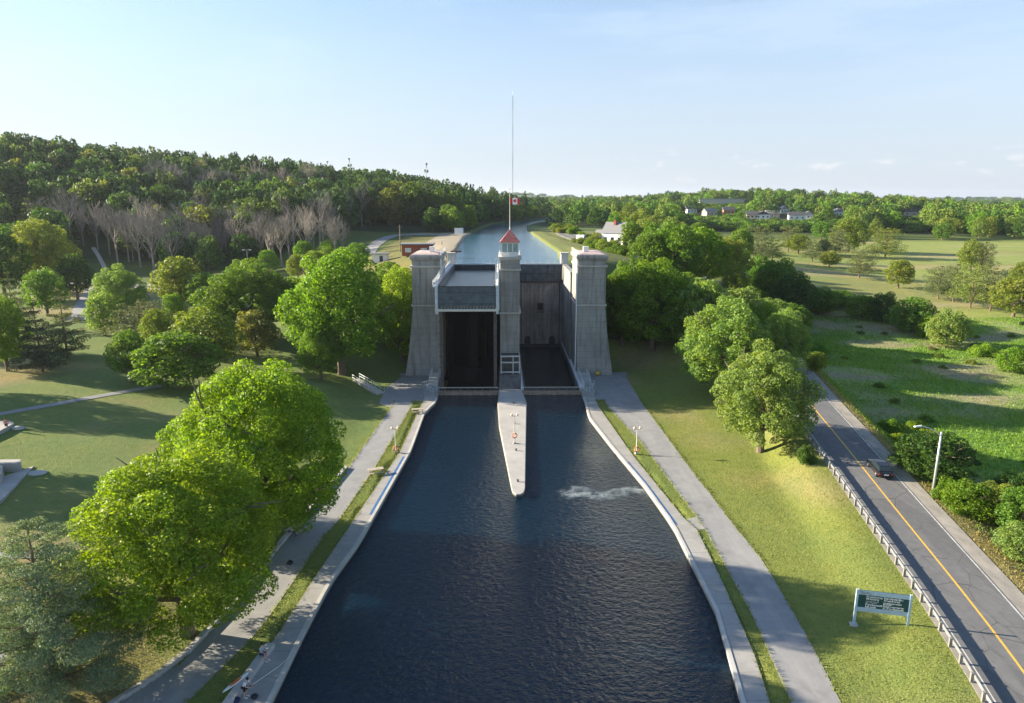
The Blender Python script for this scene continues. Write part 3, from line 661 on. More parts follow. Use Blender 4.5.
# ------------------------------------------------------------------ breast wall and divider behind the chambers
t = empty('breast_wall', (0, 168, -3), label='tall stained concrete wall holding back the upper canal, left half coloured as shade', cat='wall')
mb = MB(); ox, oz, ow, oh = 8.0, 12.6, .75, .95
mb.box(0, ox - ow, -1, 1.6, -1, 20.2); MB().box(-13.4, -.001, -1, 1.6, -1, 20.2).build('shade_wall_face', MAT['concrete_shade'], t); mb.box(ox + ow, 13.4, -1, 1.6, -1, 20.2); mb.box(ox - ow, ox + ow, -1, 1.6, -1, oz); mb.box(ox - ow, ox + ow, -1, 1.6, oz + 2 * oh, 20.2)  # left half carries the shade under the raised chamber in its colour
mb.build('wall_face', MAT['concrete_stained'], t)
MB().box(ox - ow, ox + ow, .2, 1.5, oz, oz + 2 * oh).build('outlet_shade', MAT['steel_dark'], t)  # dark block paints the shade inside the opening
mb = MB(); mb.box(ox - .95, ox + .95, -1.3, -1, oz - .5, oz - .15); mb.build('sill', MAT['concrete_dark'], t)
for x in (4.9, 11.0):
    mb = MB(); mb.tube((x, -1.5, 5.6), (x, -.9, 5.6), .75, n=16); mb.box(x - .75, x + .75, -1.45, -1.0, 3.6, 5.6); mb.build('valve_housing', MAT['steel_dark'], t)
mb = MB()
for x in (3.3, 12.7): mb.box(x - .12, x + .12, -1.12, -1, 4, 19.5)
mb.build('pilaster', MAT['concrete_dark'], t)
MB().box(-1.9, 1.9, -20, -1, -1, 23.6).build('divider_pier', MAT['concrete_stained'], t)
for s in (-1, 1):
    g = empty('upper_gate', (s * 7.85, 166.7, 16.9), label='dark steel upper gate %s' % ('behind the raised chamber' if s < 0 else 'closing the canal above the lowered chamber'), cat='gate', group='upper reach gates')
    MB().box(-5.4, 5.4, 0, .3, 0, 4.1).build('panel', MAT['gate_steel'], g)
    m = MB(); m.box(-5.5, 5.5, -.15, .45, 4.1, 4.38); m.build('top_beam', MAT['steel_paint'], g)
    m = MB(); m.box(-5.4, 5.4, -.14, 0, -.25, 0); m.box(-5.4, 5.4, -.06, 0, 1.9, 2.0)
    for i in range(7): m.box(-5.3 + i * 1.75, -5.2 + i * 1.75, -.1, 0, 0, 4.1)
    m.build('stiffeners', MAT['steel_dark'], g)
    railing(MB(), [(-5.4, .2, 4.38), (5.4, .2, 4.38)], .75, 1.8, .022).build('railing', MAT['galvanised'], g)
MB().box(-13.4, 13.4, 127.5, 166.9, -3.4, -2.9).build('pit_floor', MAT['concrete_shade'], kind='structure')  # floor colour includes the darkness of the pit

# ------------------------------------------------------------------ the two boat chambers
def chamber(cx, dz, label):
    t = empty('boat_chamber', (cx, 145.3, 16.5 + dz), label=label, cat='boat chamber', group='boat chambers of the lift lock')
    y0, y1 = -21.1, 21.1; W2 = 5.25
    m = MB(); m.box(-W2, W2, y0 + .3, y1, .3, .7)
    for sx in (-1, 1):
        a, b = sorted((sx * W2, sx * (W2 - .3))); m.box(a, b, y0 + .3, y1, .3, 4.7)
        for i in range(15):
            yy = y0 + 1.5 + i * 2.8; a, b = sorted((sx * W2, sx * (W2 + .14))); m.box(a, b, yy, yy + .18, .3, 4.5)
    m.box(-1.6, 1.6, -1.5, 1.5, -1.6, .3)
    m.build('hull', MAT['trough_steel'], t)
    MB().box(-W2 + .3, W2 - .3, y0 + .3, y1 - .4, .7, 3.5).build('water', MAT['water_trough'], t)
    g = MB().box(-W2, W2, y0, y0 + .28, .3, 4.35).build('end_gate', MAT['trough_steel'], t)
    MB().box(-W2 + .1, W2 - .1, y0 - .1, y0 + .3, 4.35, 4.5).build('gate_rim', MAT['steel_dark'], g)
    MB().box(-W2, W2, y0 - .05, y0, 3.3, 3.38).box(-W2, W2, y0 - .05, y0, 1.2, 1.28).build('gate_rib', MAT['steel_dark'], g)
    MB().box(-W2 + .3, W2 - .3, y1 - .4, y1 - .1, .7, 4.3).build('end_gate', MAT['steel_dark'], t)
    for i in range(17): x = -W2 + .5 + i * .59; MB().box(x, x + .22, y0 - .22, y0, .45, .85).build('seal_clamp', MAT['brown_steel'], t)
    MB().box(-W2 - .6, W2 + .55, y0 - .55, y0 + .1, -.1, .3).build('sill_beam', MAT['cream'], t)
    for sx in (-1, 1):
        out_ = (sx * cx > 0); wd = .95 if out_ else .5
        a, b = sorted((sx * (W2 + .02), sx * (W2 + wd)))
        wk = MB().box(a, b, y0 - .3, y1, 4.35, 4.7).build('walkway', MAT['white_paint'], t)
        r = MB(); e = sx * (W2 + wd - .06); railing(r, [(e, y0 - .2, 4.7), (e, y1, 4.7)], .9, 2.0, .035); r.build('railing', MAT['white_paint'], wk)
        a, b = sorted((sx * (W2 + wd - .12), sx * (W2 + wd))); MB().box(a, b, y0, y1, 4.7, 5.2).build('parapet', MAT['steel_paint'], wk)
        r = MB(); e = sx * (W2 - .16); railing(r, [(e, y0 + .4, 4.7), (e, y1, 4.7)], .55, 2.6, .025, mids=()); r.build('curb_rail', MAT['rust'], wk)
        p = MB(); a, b = sorted((sx * (W2 + .08), sx * (W2 + .55))); p.box(a, b, y0 - .45, y0 - .05, -.6, 4.6)
        p.box(a, b, y0 - .6, y0 - .45, 1.2, 1.5); p.box(a, b, y0 - .6, y0 - .45, 3.0, 3.3)
        p.build('corner_post', MAT['steel_paint'], t)
    # truss girders under the hull sides
    for sx in (-1, 1):
        tr = MB()
        x = sx * (W2 - .6)
        for i in range(8):
            ya, yb = y0 + 1 + i * 5.0, y0 + 1 + (i + 1) * 5.0; d0 = -.4 - 1.6 * math.sin(math.pi * i / 8); d1 = -.4 - 1.6 * math.sin(math.pi * (i + 1) / 8)
            tr.bar((x, ya, d0), (x, yb, d1), .3, .3); tr.bar((x, ya, d0), (x, ya, .3), .2, .2); tr.bar((x, ya, .3), (x, yb, d1), .15, .15)
        if dz == 0: tr.build('truss_girder', MAT['steel_dark'], t)
    return t
chamber(-7.85, 0, 'raised steel boat chamber full of water at the left')
chamber(7.85, -19.4, 'lowered steel boat chamber at the right level with the basin')
t = empty('hydraulic_ram', (-7.85, 145.3, -2.9), label='thick steel ram standing under the raised boat chamber', cat='hydraulic ram')
MB().tube((0, 0, 0), (0, 0, 17.8), 1.15, n=28).build('plunger', MAT['ram_shade'], t, smooth=False); MB().tube((0, 0, 0), (0, 0, 3.4), 1.9, 1.7, n=24).build('gland', MAT['ram_shade'], t)  # ram coloured near black to carry the shade of the well
for s, x in ((-1, -12.9), (-1, -2.75), (1, 13.0), (1, 2.6)):
    t = empty('guide_column', (x, 126.2, -2.9), label='weathered vertical guide column at the %s of the %s chamber' % ('outer side' if abs(x) > 8 else 'inner side', 'raised' if s < 0 else 'lowered'), cat='column', group='guide columns of the chambers')
    H_ = 19.2 if s < 0 else 4.6
    MB().box(-.3, .3, 0, .9, 0, H_).build('column', MAT['concrete_dark'], t); MB().box(-.08, .08, -.12, 0, 0, H_).build('rail', MAT['rust'], t)
    if s < 0:
        for i in range(8): MB().box(-.42, .42, -.06, .5, 1.5 + i * 2.2, 1.62 + i * 2.2).build('bracket', MAT['steel_dark'], t)
t = empty('service_pipe', (-5.6, 166.6, -2), label='thin rusty pipe running down the dark wall of the raised chamber', cat='pipe')
MB().tube((0, 0, 0), (0, 0, 18), .12, n=8).build('pipe', MAT['rust'], t)
for i in range(5): MB().box(-.2, .2, -.16, .3, 1.5 + i * 3.6, 1.7 + i * 3.6).build('clip', MAT['rust'], t)
# white guide frame on the left front corner of the middle tower
t = empty('guide_frame', (-2.25, 129.2, 15.8), label='tall white steel guide frame on the left corner of the middle tower', cat='guide frame')
MB().box(-.45, -.15, -.3, .1, 0, 9.7).box(.1, .32, -.3, .1, 0, 9.7).build('upright', MAT['white_paint'], t)
for i in range(9): MB().box(-.45, .32, -.2, 0, .5 + i * 1.1, .62 + i * 1.1).build('rung', MAT['galvanised'], t)
# access stair hugging the left tower above the raised chamber
t = empty('access_stair', (-13.42, 136, 20.8), label='pale steel stair climbing along the inner side of the left tower', cat='stair')
def strp(x, pts, th, mb):
    n = len(pts); vs = [(x - th / 2, y, z) for y, z in pts] + [(x + th / 2, y, z) for y, z in pts]
    return mb.add(vs, [tuple(range(n)), tuple(range(n, 2 * n))[::-1]] + [(i, n + i, n + (i + 1) % n, (i + 1) % n) for i in range(n)])
strp(-.2, [(-11.9, .15), (-11.9, .5), (1, 1.2), (9.5, 2.8), (12, 3.2), (12, 2.7), (9.5, 2.2), (1, .7)], .12, MB()).build('stringer', MAT['white_paint'], t)
for i in range(16): y = -2 + i * .8; MB().box(-.26, .3, y, y + .35, .95 + max(0, (y - 1)) * .19, 1.0 + max(0, (y - 1)) * .19).build('tread', MAT['galvanised'], t)
railing(MB(), [(-.2, -11.8, .5), (-.2, 1, 1.2), (-.2, 9.5, 2.8), (-.2, 12, 3.2)], 1.0, 1.8, .035).build('railing', MAT['white_paint'], t)

# ------------------------------------------------------------------ lower gates with walkways
for s in (-1, 1):
    t = empty('lower_gate', (s * 7.85, 123.6, -2.55), label='low brown steel gate with a railed walkway in front of the %s chamber' % ('raised' if s < 0 else 'lowered'), cat='gate', group='lower basin gates')
    MB().box(-5.55, 5.55, 0, .4, 0, 3.55).build('panel', MAT['steel_dark'], t)
    MB().box(-5.6, 5.6, -.75, .45, 3.55, 3.8).box(-5.6, 5.6, -.8, -.7, 2.95, 3.72).build('walkway', MAT['brown_steel'], t)
    railing(MB(), [(-5.55, -.68, 3.8), (5.55, -.68, 3.8)], .8, 1.4, .03, mids=(.5,)).build('railing', MAT['brown_steel'], t)
    MB().box(-5.6, 5.6, .2, .3, 4.45, 4.55).build('kick_rail', MAT['cream'], t)

# ------------------------------------------------------------------ middle pier with its lamp
pp = [(497.5, 403), (499, 425), (511.2, 485), (512.5, 489.5), (516, 492), (520.5, 492), (524, 490), (525.3, 486), (526, 450), (527, 403)]
pp = [P(a, b, 1.4) for a, b in pp]; pp = pp + [(2.3, 124.7), (-2.1, 124.7)]
pc = (sum(p[0] for p in pp) / len(pp), 100)
t = empty('pier', (0, 100, 0), label='long narrow concrete pier tapering out from the middle tower', cat='pier')
MB().prism([(x, y - 100) for x, y in pp], -3, 1.36).build('body', MAT['quay'], t, bevel=.06)
MB().prism([(x * .93 + .02, (y - 101) * .985) for x, y in pp], 1.3, 1.42).build('deck', MAT['concrete_slab'], t, bevel=.02)
m = MB()
for y in (-19, -8, 4, 15): m.tube((.5, y, 1.4), (.5, y, 1.72), .11, .14, n=10)
m.build('bollard', MAT['steel_dark'], t)
def double_lamp(base, h, label, ring_z):
    t = empty('lamp_post', base, R(8), label=label, cat='lamp post', group='twin globe lamp posts on the quays')
    MB().tube((0, 0, 0), (0, 0, h), .09, .06, n=10).build('pole', MAT['cream'], t); MB().box(-.18, .18, -.18, .18, 0, .25).build('base_plate', MAT['concrete_pale'], t)
    MB().bar((-.42, 0, h), (.42, 0, h), .07, .07).build('crossarm', MAT['cream'], t)
    for x in (-.42, .42): MB().sphere((x, 0, h + .16), .19).build('globe', MAT['lamp_globe'], t, smooth=True)
    q = MB(); q.torus((0, -.16, ring_z), .33, .085, 'y', 20, 8)
    nf = len(q.f); q.m = [1 if (i // 8) % 5 == 0 else 0 for i in range(nf)]
    q.build('lifebuoy', [MAT['orange'], MAT['white_paint']], t, smooth=True); MB().box(-.2, .2, -.1, .06, ring_z - .5, ring_z - .42).box(-.03, .03, -.1, .06, ring_z - .5, ring_z + .5).build('bracket', MAT['cream'], t)
    return t
def lampat(px, pyb, pyt, z, label, rz):
    b = (*P(px, pyb, z), z); return double_lamp(b, htop(b, pyt) - .15, label, rz)
lampat(514.5, 443.5, 415, 1.42, 'twin globe lamp post with an orange lifebuoy standing on the middle pier', 1.3)
lampat(396, 453, 428, 1.3, 'twin globe lamp post on the grass strip of the left quay', .75)
lampat(636.3, 454, 428, 1.3, 'twin globe lamp post with lifebuoy on the grass strip of the right quay', .75)
b = P(597.5, 375.5, 1.28); t = empty('buoy', (*b, 1.28), label='round yellow buoy lying at the foot of the right tower', cat='buoy')
MB().sphere((0, 0, .45), .46, 16, 10).build('float', MAT['yellow_paint'], t, smooth=True); MB().tube((0, 0, .88), (0, 0, 1.02), .09).build('eye', MAT['steel_dark'], t)
# stairs with railings from the tower aprons to the quay heads
for s in (-1, 1):
    t = empty('quay_stair', (s * 14.7, 129, 1.28), label='short concrete steps with pale steel handrails beside the %s tower foot' % ('left' if s < 0 else 'right'), cat='stair', group='quay steps at the tower feet')
    m = MB()
    for i in range(6): m.box(-.9, .9, -3 + i * .45, -2.55 + i * .45 - .001 * i, 0, .18 * (i + 1))
    m.box(-.9, .9, -.3, 4.5, 0, 1.08); m.build('step', MAT['concrete_pale'], t)
    railing(MB(), [(-.8, -3, .1), (-.8, -.3, 1.08), (-.8, 4.4, 1.08)], 1.1, 2.2, .05).build('handrail', MAT['steel_paint'], t)
    railing(MB(), [(.8, -3, .1), (.8, -.3, 1.08), (.8, 4.4, 1.08)], 1.1, 2.2, .05).build('handrail', MAT['steel_paint'], t)
    e = empty('quay_railing', (s * 15.6, 122, 1.5), label='pale steel safety railing on the %s quay head beside the lower gate' % ('left' if s < 0 else 'right'), cat='railing', group='quay head railings')
    railing(MB(), [(s * -1.9, 1.6, 0), (s * -1.5, -1.5, 0), (s * .6, 3.6, 0), (s * -.9, 5.5, 0)], 1.1, 2.2, .055).build('rails', MAT['steel_paint'], e)
# side stair on the grass bank left of the lock
a = G(356, 380); b = G(381, 394); ang = math.atan2(b[1] - a[1], b[0] - a[0]); L = math.hypot(b[0] - a[0], b[1] - a[1])
t = empty('bank_stair', a, ang, label='concrete steps with a handrail running down the grass bank left of the lock', cat='stair')
m = MB(); dz = b[2] - a[2]
for i in range(14):
    x0, x1 = L * i / 14, L * (i + 1) / 14; m.box(x0, x1, -.8, .8, dz * (i + .5) / 14 - .5, dz * (i + .5) / 14 + .2)
m.build('step', MAT['concrete_pale'], t)
for y in (-.75, .75): railing(MB(), [(0, y, .2), (L, y, dz + .2)], 1.0, 1.6, .035).build('handrail', MAT['steel_paint'], t)

# ------------------------------------------------------------------ picnic tables, benches
def picnic(px, py, rz, label):
    b = P(px, py, 1.285); t = empty('picnic_table', (*b, 1.27), rz, label=label, cat='picnic table', group='wooden picnic tables along the left path')
    m = MB()
    for i in range(5): m.box(-1.0, 1.0, -.4 + i * .162, -.4 + i * .162 + .15, .72, .76)
    m.build('table_top', MAT['wood_grey'], t)
    for s in (-1, 1):
        m = MB(); m.box(-1.0, 1.0, s * .72 - .14, s * .72 - .005, .42, .46); m.box(-1.0, 1.0, s * .72 + .005, s * .72 + .14, .42, .46); m.build('seat', MAT['wood_grey'], t)
    for x in (-.75, .75):
        for s in (-1, 1): MB().bar((x, s * .22, .72), (x, s * .62, 0), .06, .09).build('leg', MAT['bark'], t)
        MB().box(x - .03, x + .03, -.85, .85, .34, .42).build('crossbeam', MAT['bark'], t)
picnic(297, 532, R(65), 'sunlit wooden picnic table against the kerb under the maples')
picnic(376, 474, R(20), 'wooden picnic table in the middle of the left grass strip')
picnic(418, 413, R(10), 'dark picnic table near the left quay head at the far end of the grass strip')

# ------------------------------------------------------------------ road furniture
off = -4.05
ys = np.arange(24, 150, 0.5); cx = np.interp(ys, RY, RX); cz = np.interp(ys, RY, RZ); dx = np.gradient(cx, ys)
nxv = 1 / np.sqrt(1 + dx ** 2); nyv = -dx / np.sqrt(1 + dx ** 2)
gxp = cx + nxv * off; gyp = ys + nyv * off
t = empty('guardrail', (float(gxp[0]), float(gyp[0]), float(cz[0])), label='long grey guardrail on wooden posts along the lawn side of the road', cat='guardrail')
o0 = Vector((float(gxp[0]), float(gyp[0]), float(cz[0])))
m = MB(); prof = [(-.04, .46), (.03, .5), (.03, .56), (-.03, .61), (.03, .66), (.03, .72), (-.04, .76), (-.08, .76), (-.08, .46)]
n = len(prof); vs = []
for i in range(len(ys)):
    for (o, z) in prof: vs.append((gxp[i] + nxv[i] * o - o0[0], gyp[i] + nyv[i] * o - o0[1], cz[i] + z - o0[2]))
fs = [(i * n + j, i * n + (j + 1) % n, (i + 1) * n + (j + 1) % n, (i + 1) * n + j) for i in range(len(ys) - 1) for j in range(n)]
m.add(vs, fs).build('rail', MAT['rail_grey'], t)
dist = 0; k0 = 0
post = MB().box(-.1, .1, -.11, .11, -.35, .82); pm = None
for i in range(0, len(ys), 4):
    mbx = None
    p = Vector((gxp[i] - nxv[i] * .18 - o0[0], gyp[i] - nyv[i] * .18 - o0[1], cz[i] - o0[2]))
    if pm is None: o = post.build('post', MAT['post_grey'], t); pm = o.data
    else: o = bpy.data.objects.new('post', pm); col.objects.link(o); o.parent = t
    o.location = p; o.rotation_euler = (0, 0, math.atan(-dx[i]))

def street_lamp(px, pyb, pyt, arm, label, sign=False):
    b = G(px, pyb); h = htop(b, pyt)
    t = empty('street_lamp', (b[0], b[1], b[2] - .1), label=label, cat='street lamp', group='street lamps along the road')
    MB().tube((0, 0, 0), (0, 0, h), .17, .10, n=10).build('pole', MAT['galvanised'], t, smooth=True)
    m = MB(); pts = [(0, 0, h - .5), (-arm * .3, -.1, h + .1), (-arm * .65, -.15, h + .55), (-arm, -.2, h + .75)]
    for a, c in zip(pts[:-1], pts[1:]): m.tube(a, c, .06, n=7)
    m.build('arm', MAT['galvanised'], t)
    m = MB(); m.hexa([(-arm - .75, -.35, h + .66), (-arm + .1, -.28, h + .68), (-arm + .1, -.08, h + .68), (-arm - .75, -.02, h + .66)], [(-arm - .65, -.28, h + .78), (-arm + .1, -.24, h + .86), (-arm + .1, -.12, h + .86), (-arm - .65, -.1, h + .78)])
    m.build('lamp_head', MAT['white_paint'], t)
    return t
street_lamp(932.5, 495, 431, 2.6, 'tall grey street lamp beside the green bushes near the dark car')
street_lamp(793, 350, 313, 2.4, 'grey street lamp farther along the road above the small teal sign')
b = G(800, 351); t = empty('road_sign', b, label='small teal road sign behind the farther street lamp', cat='road sign')
MB().tube((0, 0, 0), (0, 0, 2.4), .05, n=6).build('post', MAT['galvanised'], t); MB().box(-.85, .85, -.05, -.02, 1.35, 2.35).build('panel', MAT['sign_teal'], t); MB().box(-.6, .6, -.056, -.05, 1.95, 2.1).box(-.5, .4, -.056, -.05, 1.6, 1.72).build('lettering', MAT['white_paint'], t)
for px, pyb, pyt, lab in ((834 - 137 + 35, 0, 0, None),):
    pass
def wood_pole(px, pyb, pyt, label, mat='wood_pole'):
    b = G(px, pyb); h = htop(b, pyt)
    t = empty('utility_pole', b, label=label, cat='utility pole', group='utility poles')
    MB().tube((0, 0, -.2), (0, 0, h), .2, .13, n=8).build('pole', MAT[mat], t)
    MB().box(-.9, .9, -.06, .06, h - .8, h - .65).build('crossarm', MAT[mat], t)
wood_pole(754.5, 292, 268, 'short wooden utility pole in the shrubs beyond the road bend')
wood_pole(741, 300, 270, 'pale utility pole beside the road bend', 'galvanised')
wood_pole(643, 257, 240, 'thin utility pole beside the driveway of the white farmhouse')
wood_pole(400.5, 252, 225, 'tall bare wooden pole rising behind the small red brick building')

# information sign
a = G(853.5, 625); b = (*P(906.5, 631.5, a[2]), a[2]); ang = math.atan2(b[1] - a[1], b[0] - a[0]); L = math.hypot(b[0] - a[0], b[1] - a[1]); h = htop(a, 589.5)
t = empty('information_sign', (a[0], a[1], a[2]), ang, label='large dark green and pale blue bilingual information sign on two posts on the lawn', cat='sign')
for x, hh in ((0, h + .05), (L, h + .05 - 0 * (b[2] - a[2]))):
    MB().box(x - .09, x + .09, -.09, .09, -.3, hh).build('post', MAT['sign_pale'], t); MB().box(x - .3, x + .3, -.25, .25, -.1 + (b[2] - a[2]) * (x > 0), .12 + (b[2] - a[2]) * (x > 0)).build('footing', MAT['concrete_pale'], t)
pb = h * .42; pt_ = h
pan = MB().box(.09, L - .09, -.05, .05, pb, pt_).build('panel', MAT['sign_green'], t)
hb = (pt_ - pb)
MB().box(.09, L - .09, -.058, -.05, pt_ - hb * .2, pt_ - .003).build('header', MAT['sign_pale'], pan); MB().box(.09, L - .09, -.058, -.05, pb + .003, pb + hb * .2).build('footer', MAT['sign_pale'], pan)
def text(s, size, x, y, z, mat, parent, name='lettering', rot=(R(90), 0, 0), align='LEFT', ext=.004, off=0):
    cu = bpy.data.curves.new('t', 'FONT'); cu.body = s; cu.size = size; cu.align_x = align; cu.extrude = ext; cu.offset = off; cu.space_line = .85
    o = bpy.data.objects.new('t', cu); col.objects.link(o); dg = bpy.context.evaluated_depsgraph_get()
    me = bpy.data.meshes.new_from_object(o.evaluated_get(dg)); bpy.data.objects.remove(o); me.name = name
    me.materials.clear(); me.materials.append(MAT[mat]); q = bpy.data.objects.new(name, me); col.objects.link(q); q.parent = parent; q.location = (x, y, z); q.rotation_euler = rot
    return q
z0 = pt_ - hb * .31; s1 = hb * .12; s2 = hb * .075
text('Trent-Severn\nWaterway', s1, L * .17, -.06, z0, 'white_paint', pan, off=.012)
text('National Historic\nSite of Canada', s2, L * .17, -.06, z0 - hb * .20, 'white_paint', pan, off=0)
text('Peterborough\nLift Lock', s1, L * .17, -.06, z0 - hb * .37, 'white_paint', pan, off=.012)
text('Voie-Navigable-\nTrent-Severn', s1, L * .5, -.06, z0, 'white_paint', pan, off=.012)
text('Lieu historique national\ndu Canada', s2, L * .5, -.06, z0 - hb * .20, 'white_paint', pan, off=.012)
text('Écluse-ascenseur\nde Peterborough', s1, L * .5, -.06, z0 - hb * .37, 'white_paint', pan, off=.012)
text('Parks    Parcs\nCanada  Canada', hb * .07, L * .05, -.066, pt_ - hb * .09, 'rust', pan)

# ------------------------------------------------------------------ dark car
yc = P(872, 472, 3.1)[1]; xc = float(np.interp(yc, RY, RX)); zc_ = float(np.interp(yc, RY, RZ)) + .065; sl = (np.interp(yc + 2, RY, RX) - np.interp(yc - 2, RY, RX)) / 4
slz = (np.interp(yc + 2, RY, RZ) - np.interp(yc - 2, RY, RZ)) / 4
t = empty('car', (xc + 1.6, yc, zc_), -math.atan(sl), label='black car driving away on the road', cat='car'); t.rotation_euler = (math.atan(slz), 0, -math.atan(sl))
def shell(secs, name, mat, parent, smooth=True):
    # cross sections along y: list of (y, [(x,z)...] half outline from bottom centre to top centre)
    vs = []; k = len(secs[0][1])
    for y, h in secs:
        for x, z in h: vs.append((x, y, z))
        for x, z in h[::-1]: vs.append((-x, y, z))
    n = 2 * k; fs = [tuple(range(n))[::-1], tuple(range(n * (len(secs) - 1), n * len(secs)))]
    for i in range(len(secs) - 1): fs += [(i * n + j, i * n + (j + 1) % n, (i + 1) * n + (j + 1) % n, (i + 1) * n + j) for j in range(n)]
    return MB().add(vs, fs).build(name, mat, parent, bevel=.03)
def sec(w, zb, zm, zt): return [(w * .86, zb), (w, zb + .12), (w, zm), (w * .93, zt)]
body = shell([(-2.28, sec(.78, .42, .66, .80)), (-2.2, sec(.88, .30, .72, .94)), (-1.6, sec(.92, .24, .76, 1.0)), (-.9, sec(.93, .24, .78, 1.0)), (.7, sec(.93, .24, .78, .98)), (1.4, sec(.92, .24, .74, .92)), (2.1, sec(.86, .28, .66, .80)), (2.3, sec(.74, .38, .58, .68))], 'body', MAT['black_paint'], t)
cab = shell([(-1.95, [(.72, .97), (.76, .99), (.74, 1.02), (.7, 1.04)]), (-1.35, [(.80, .97), (.82, 1.0), (.70, 1.36), (.60, 1.42)]), (-.3, [(.82, .97), (.84, 1.0), (.70, 1.42), (.60, 1.47)]), (.35, [(.82, .97), (.83, 1.0), (.68, 1.36), (.58, 1.42)]), (1.15, [(.76, .93), (.78, .95), (.76, .97), (.72, .98)])], 'cabin', MAT['dark_glass'], t)
shell([(-1.4, [(.56, 1.40), (.66, 1.37), (.64, 1.42), (.56, 1.455)]), (-.3, [(.56, 1.44), (.67, 1.43), (.66, 1.475), (.56, 1.51)]), (.4, [(.54, 1.40), (.64, 1.36), (.62, 1.42), (.54, 1.455)])], 'roof', MAT['black_paint'], t)
for x in (-.83, .83):
    for y in (-1.42, 1.42):
        wv = MB(); wv.tube((x - .11, y, .34), (x + .11, y, .34), .34, n=20); wh = wv.build('wheel', MAT['rubber'], t)
        sx = 1 if x > 0 else -1; MB().tube((x + sx * .10, y, .34), (x + sx * .13, y, .34), .21, .18, n=14).build('rim', MAT['chrome'], wh)
    MB().box(x * .84 - .15, x * .84 + .15, -2.3, -2.2, .62, .76).build('tail_light', MAT['tail_red'], t); MB().box(x * .8 - .14, x * .8 + .14, 2.24, 2.33, .52, .62).build('headlight', MAT['chrome'], t)
    sx = 1 if x > 0 else -1; MB().box(x + sx * .1, x + sx * .28, .72, .86, .98, 1.12).build('wing_mirror', MAT['black_paint'], t)
MB().box(-.26, .26, -2.32, -2.27, .56, .70).build('number_plate', MAT['plate_white'], t); MB().box(-.7, .7, -2.36, -2.2, .3, .46).build('bumper', MAT['rubber'], t)

# ------------------------------------------------------------------ upper bank: brick building, pavilion, sign
b = (-26.2, 203, 20.3); gzb = gz(-26.2, 203)
t = empty('brick_building', (-26.0, 200, gzb - .2), R(2), label='small flat roofed red brick building beside the upper canal', cat='building')
MB().box(-4.4, 4.4, 0, 5, 0, 3.2).build('wall', MAT['brick'], t); MB().box(-4.9, 4.9, -.5, 5.4, 3.2, 3.55).build('roof', MAT['roof_grey'], t)
for x in (-2.6, 1.9):
    wf = MB().box(x - .85, x + .85, -.05, 0, 1.1, 2.3).build('window', MAT['white_paint'], t); MB().box(x - .72, x - .04, -.07, -.05, 1.2, 2.2).box(x + .04, x + .72, -.07, -.05, 1.2, 2.2).build('pane', MAT['pane_pale'], wf)
b = G(380, 262); t = empty('pavilion', (b[0], b[1], b[2] - .3), label='small grey hut with a flat roof and dark doorway beside the upper road', cat='hut')
MB().box(-2.2, 2.2, 0, 3, 0, 2.6).build('wall', MAT['house_white'], t); MB().box(-2.6, 2.6, -.5, 3.3, 2.6, 2.85).build('roof', MAT['roof_grey'], t); MB().box(-.1, .9, -.04, 0, 0, 2.1).build('doorway', MAT['roof_dark'], t)
b = G(459, 236); t = empty('notice_board', b, label='white notice board standing by the water at the left canal bank', cat='sign')
MB().box(-2.0, 2.0, -.05, .05, .9, 3.6).build('board', MAT['white_paint'], t)
for x in (-1.8, 1.8): MB().box(x - .08, x + .08, .05, .2, -.2, 3.5).build('post', MAT['galvanised'], t)
for px, py, lab in ((171.5, 262, 'pale twin headed lamp post among the park trees'), (248.5, 272, 'pale lamp post at the foot of the wooded hill')):
    b = G(px, py); h = htop(b, py - 19 if px < 200 else py - 22); t = empty('park_lamp', b, label=lab, cat='lamp post', group='park lamps by the parking area')
    MB().tube((0, 0, 0), (0, 0, h), .12, .08, n=8).build('pole', MAT['galvanised'], t); MB().bar((-1.2, 0, h), (1.2, 0, h), .12, .12).build('crossarm', MAT['galvanised'], t)
    for x in (-1.3, 1.3): MB().box(x - .45, x + .45, -.25, .25, h - .1, h + .15).build('lamp_head', MAT['white_paint'], t)

# ------------------------------------------------------------------ amphitheatre slabs at the left edge
def slab(pts, top, name, mat, label, cat='paving', depth=.6):
    q = [G(*p) for p in pts]; z = sum(p[2] for p in q) / len(q) + top; c = (q[0][0], q[0][1])
    return MB().prism([(p[0], p[1]) for p in q], z - depth - 1, z).build(name, MAT[mat], label=label, cat=cat)
slab([(-30, 470), (0, 478), (34, 467), (2, 503), (-30, 520)], .12, 'paved_terrace', 'concrete_slab', 'pale concrete terrace floor with a pointed corner at the left edge')
slab([(-30, 466), (22, 468), (22, 472), (-30, 472)], 1.0, 'terrace_wall', 'concrete_slab', 'low grey concrete back wall of the terrace at the left edge', 'wall')
slab([(-20, 474), (4, 474), (3, 484), (-20, 488)], 1.1, 'terrace_wall', 'concrete_slab', 'short stepped concrete block on the terrace at the left edge', 'wall')
slab([(-30, 424), (10, 424), (15, 427), (-2, 436), (-30, 448)], .5, 'paved_terrace', 'concrete_slab', 'raised concrete platform beside the curving footpath at the left edge')
b = G(18, 429); t = MB(); random.seed(4)
t.sphere((0, 0, .1), .8, 9, 6, .45); o = t.build('boulder', MAT['rock'], label='flat grey boulder beside the raised platform', cat='boulder', group=None); o.location = b
for v in o.data.vertices: v.co.x *= 1.2 + .25 * math.sin(v.index); v.co.y *= .8 + .2 * math.cos(v.index * 1.7)
b = G(37, 473); t = MB(); t.sphere((0, 0, 0), .9, 9, 6, .25); o = t.build('boulder', MAT['concrete_pale'], label='flat pale stone on the grass beside the terrace point', cat='boulder'); o.location = b
for v in o.data.vertices: v.co.x *= 1.3 + .2 * math.sin(v.index)

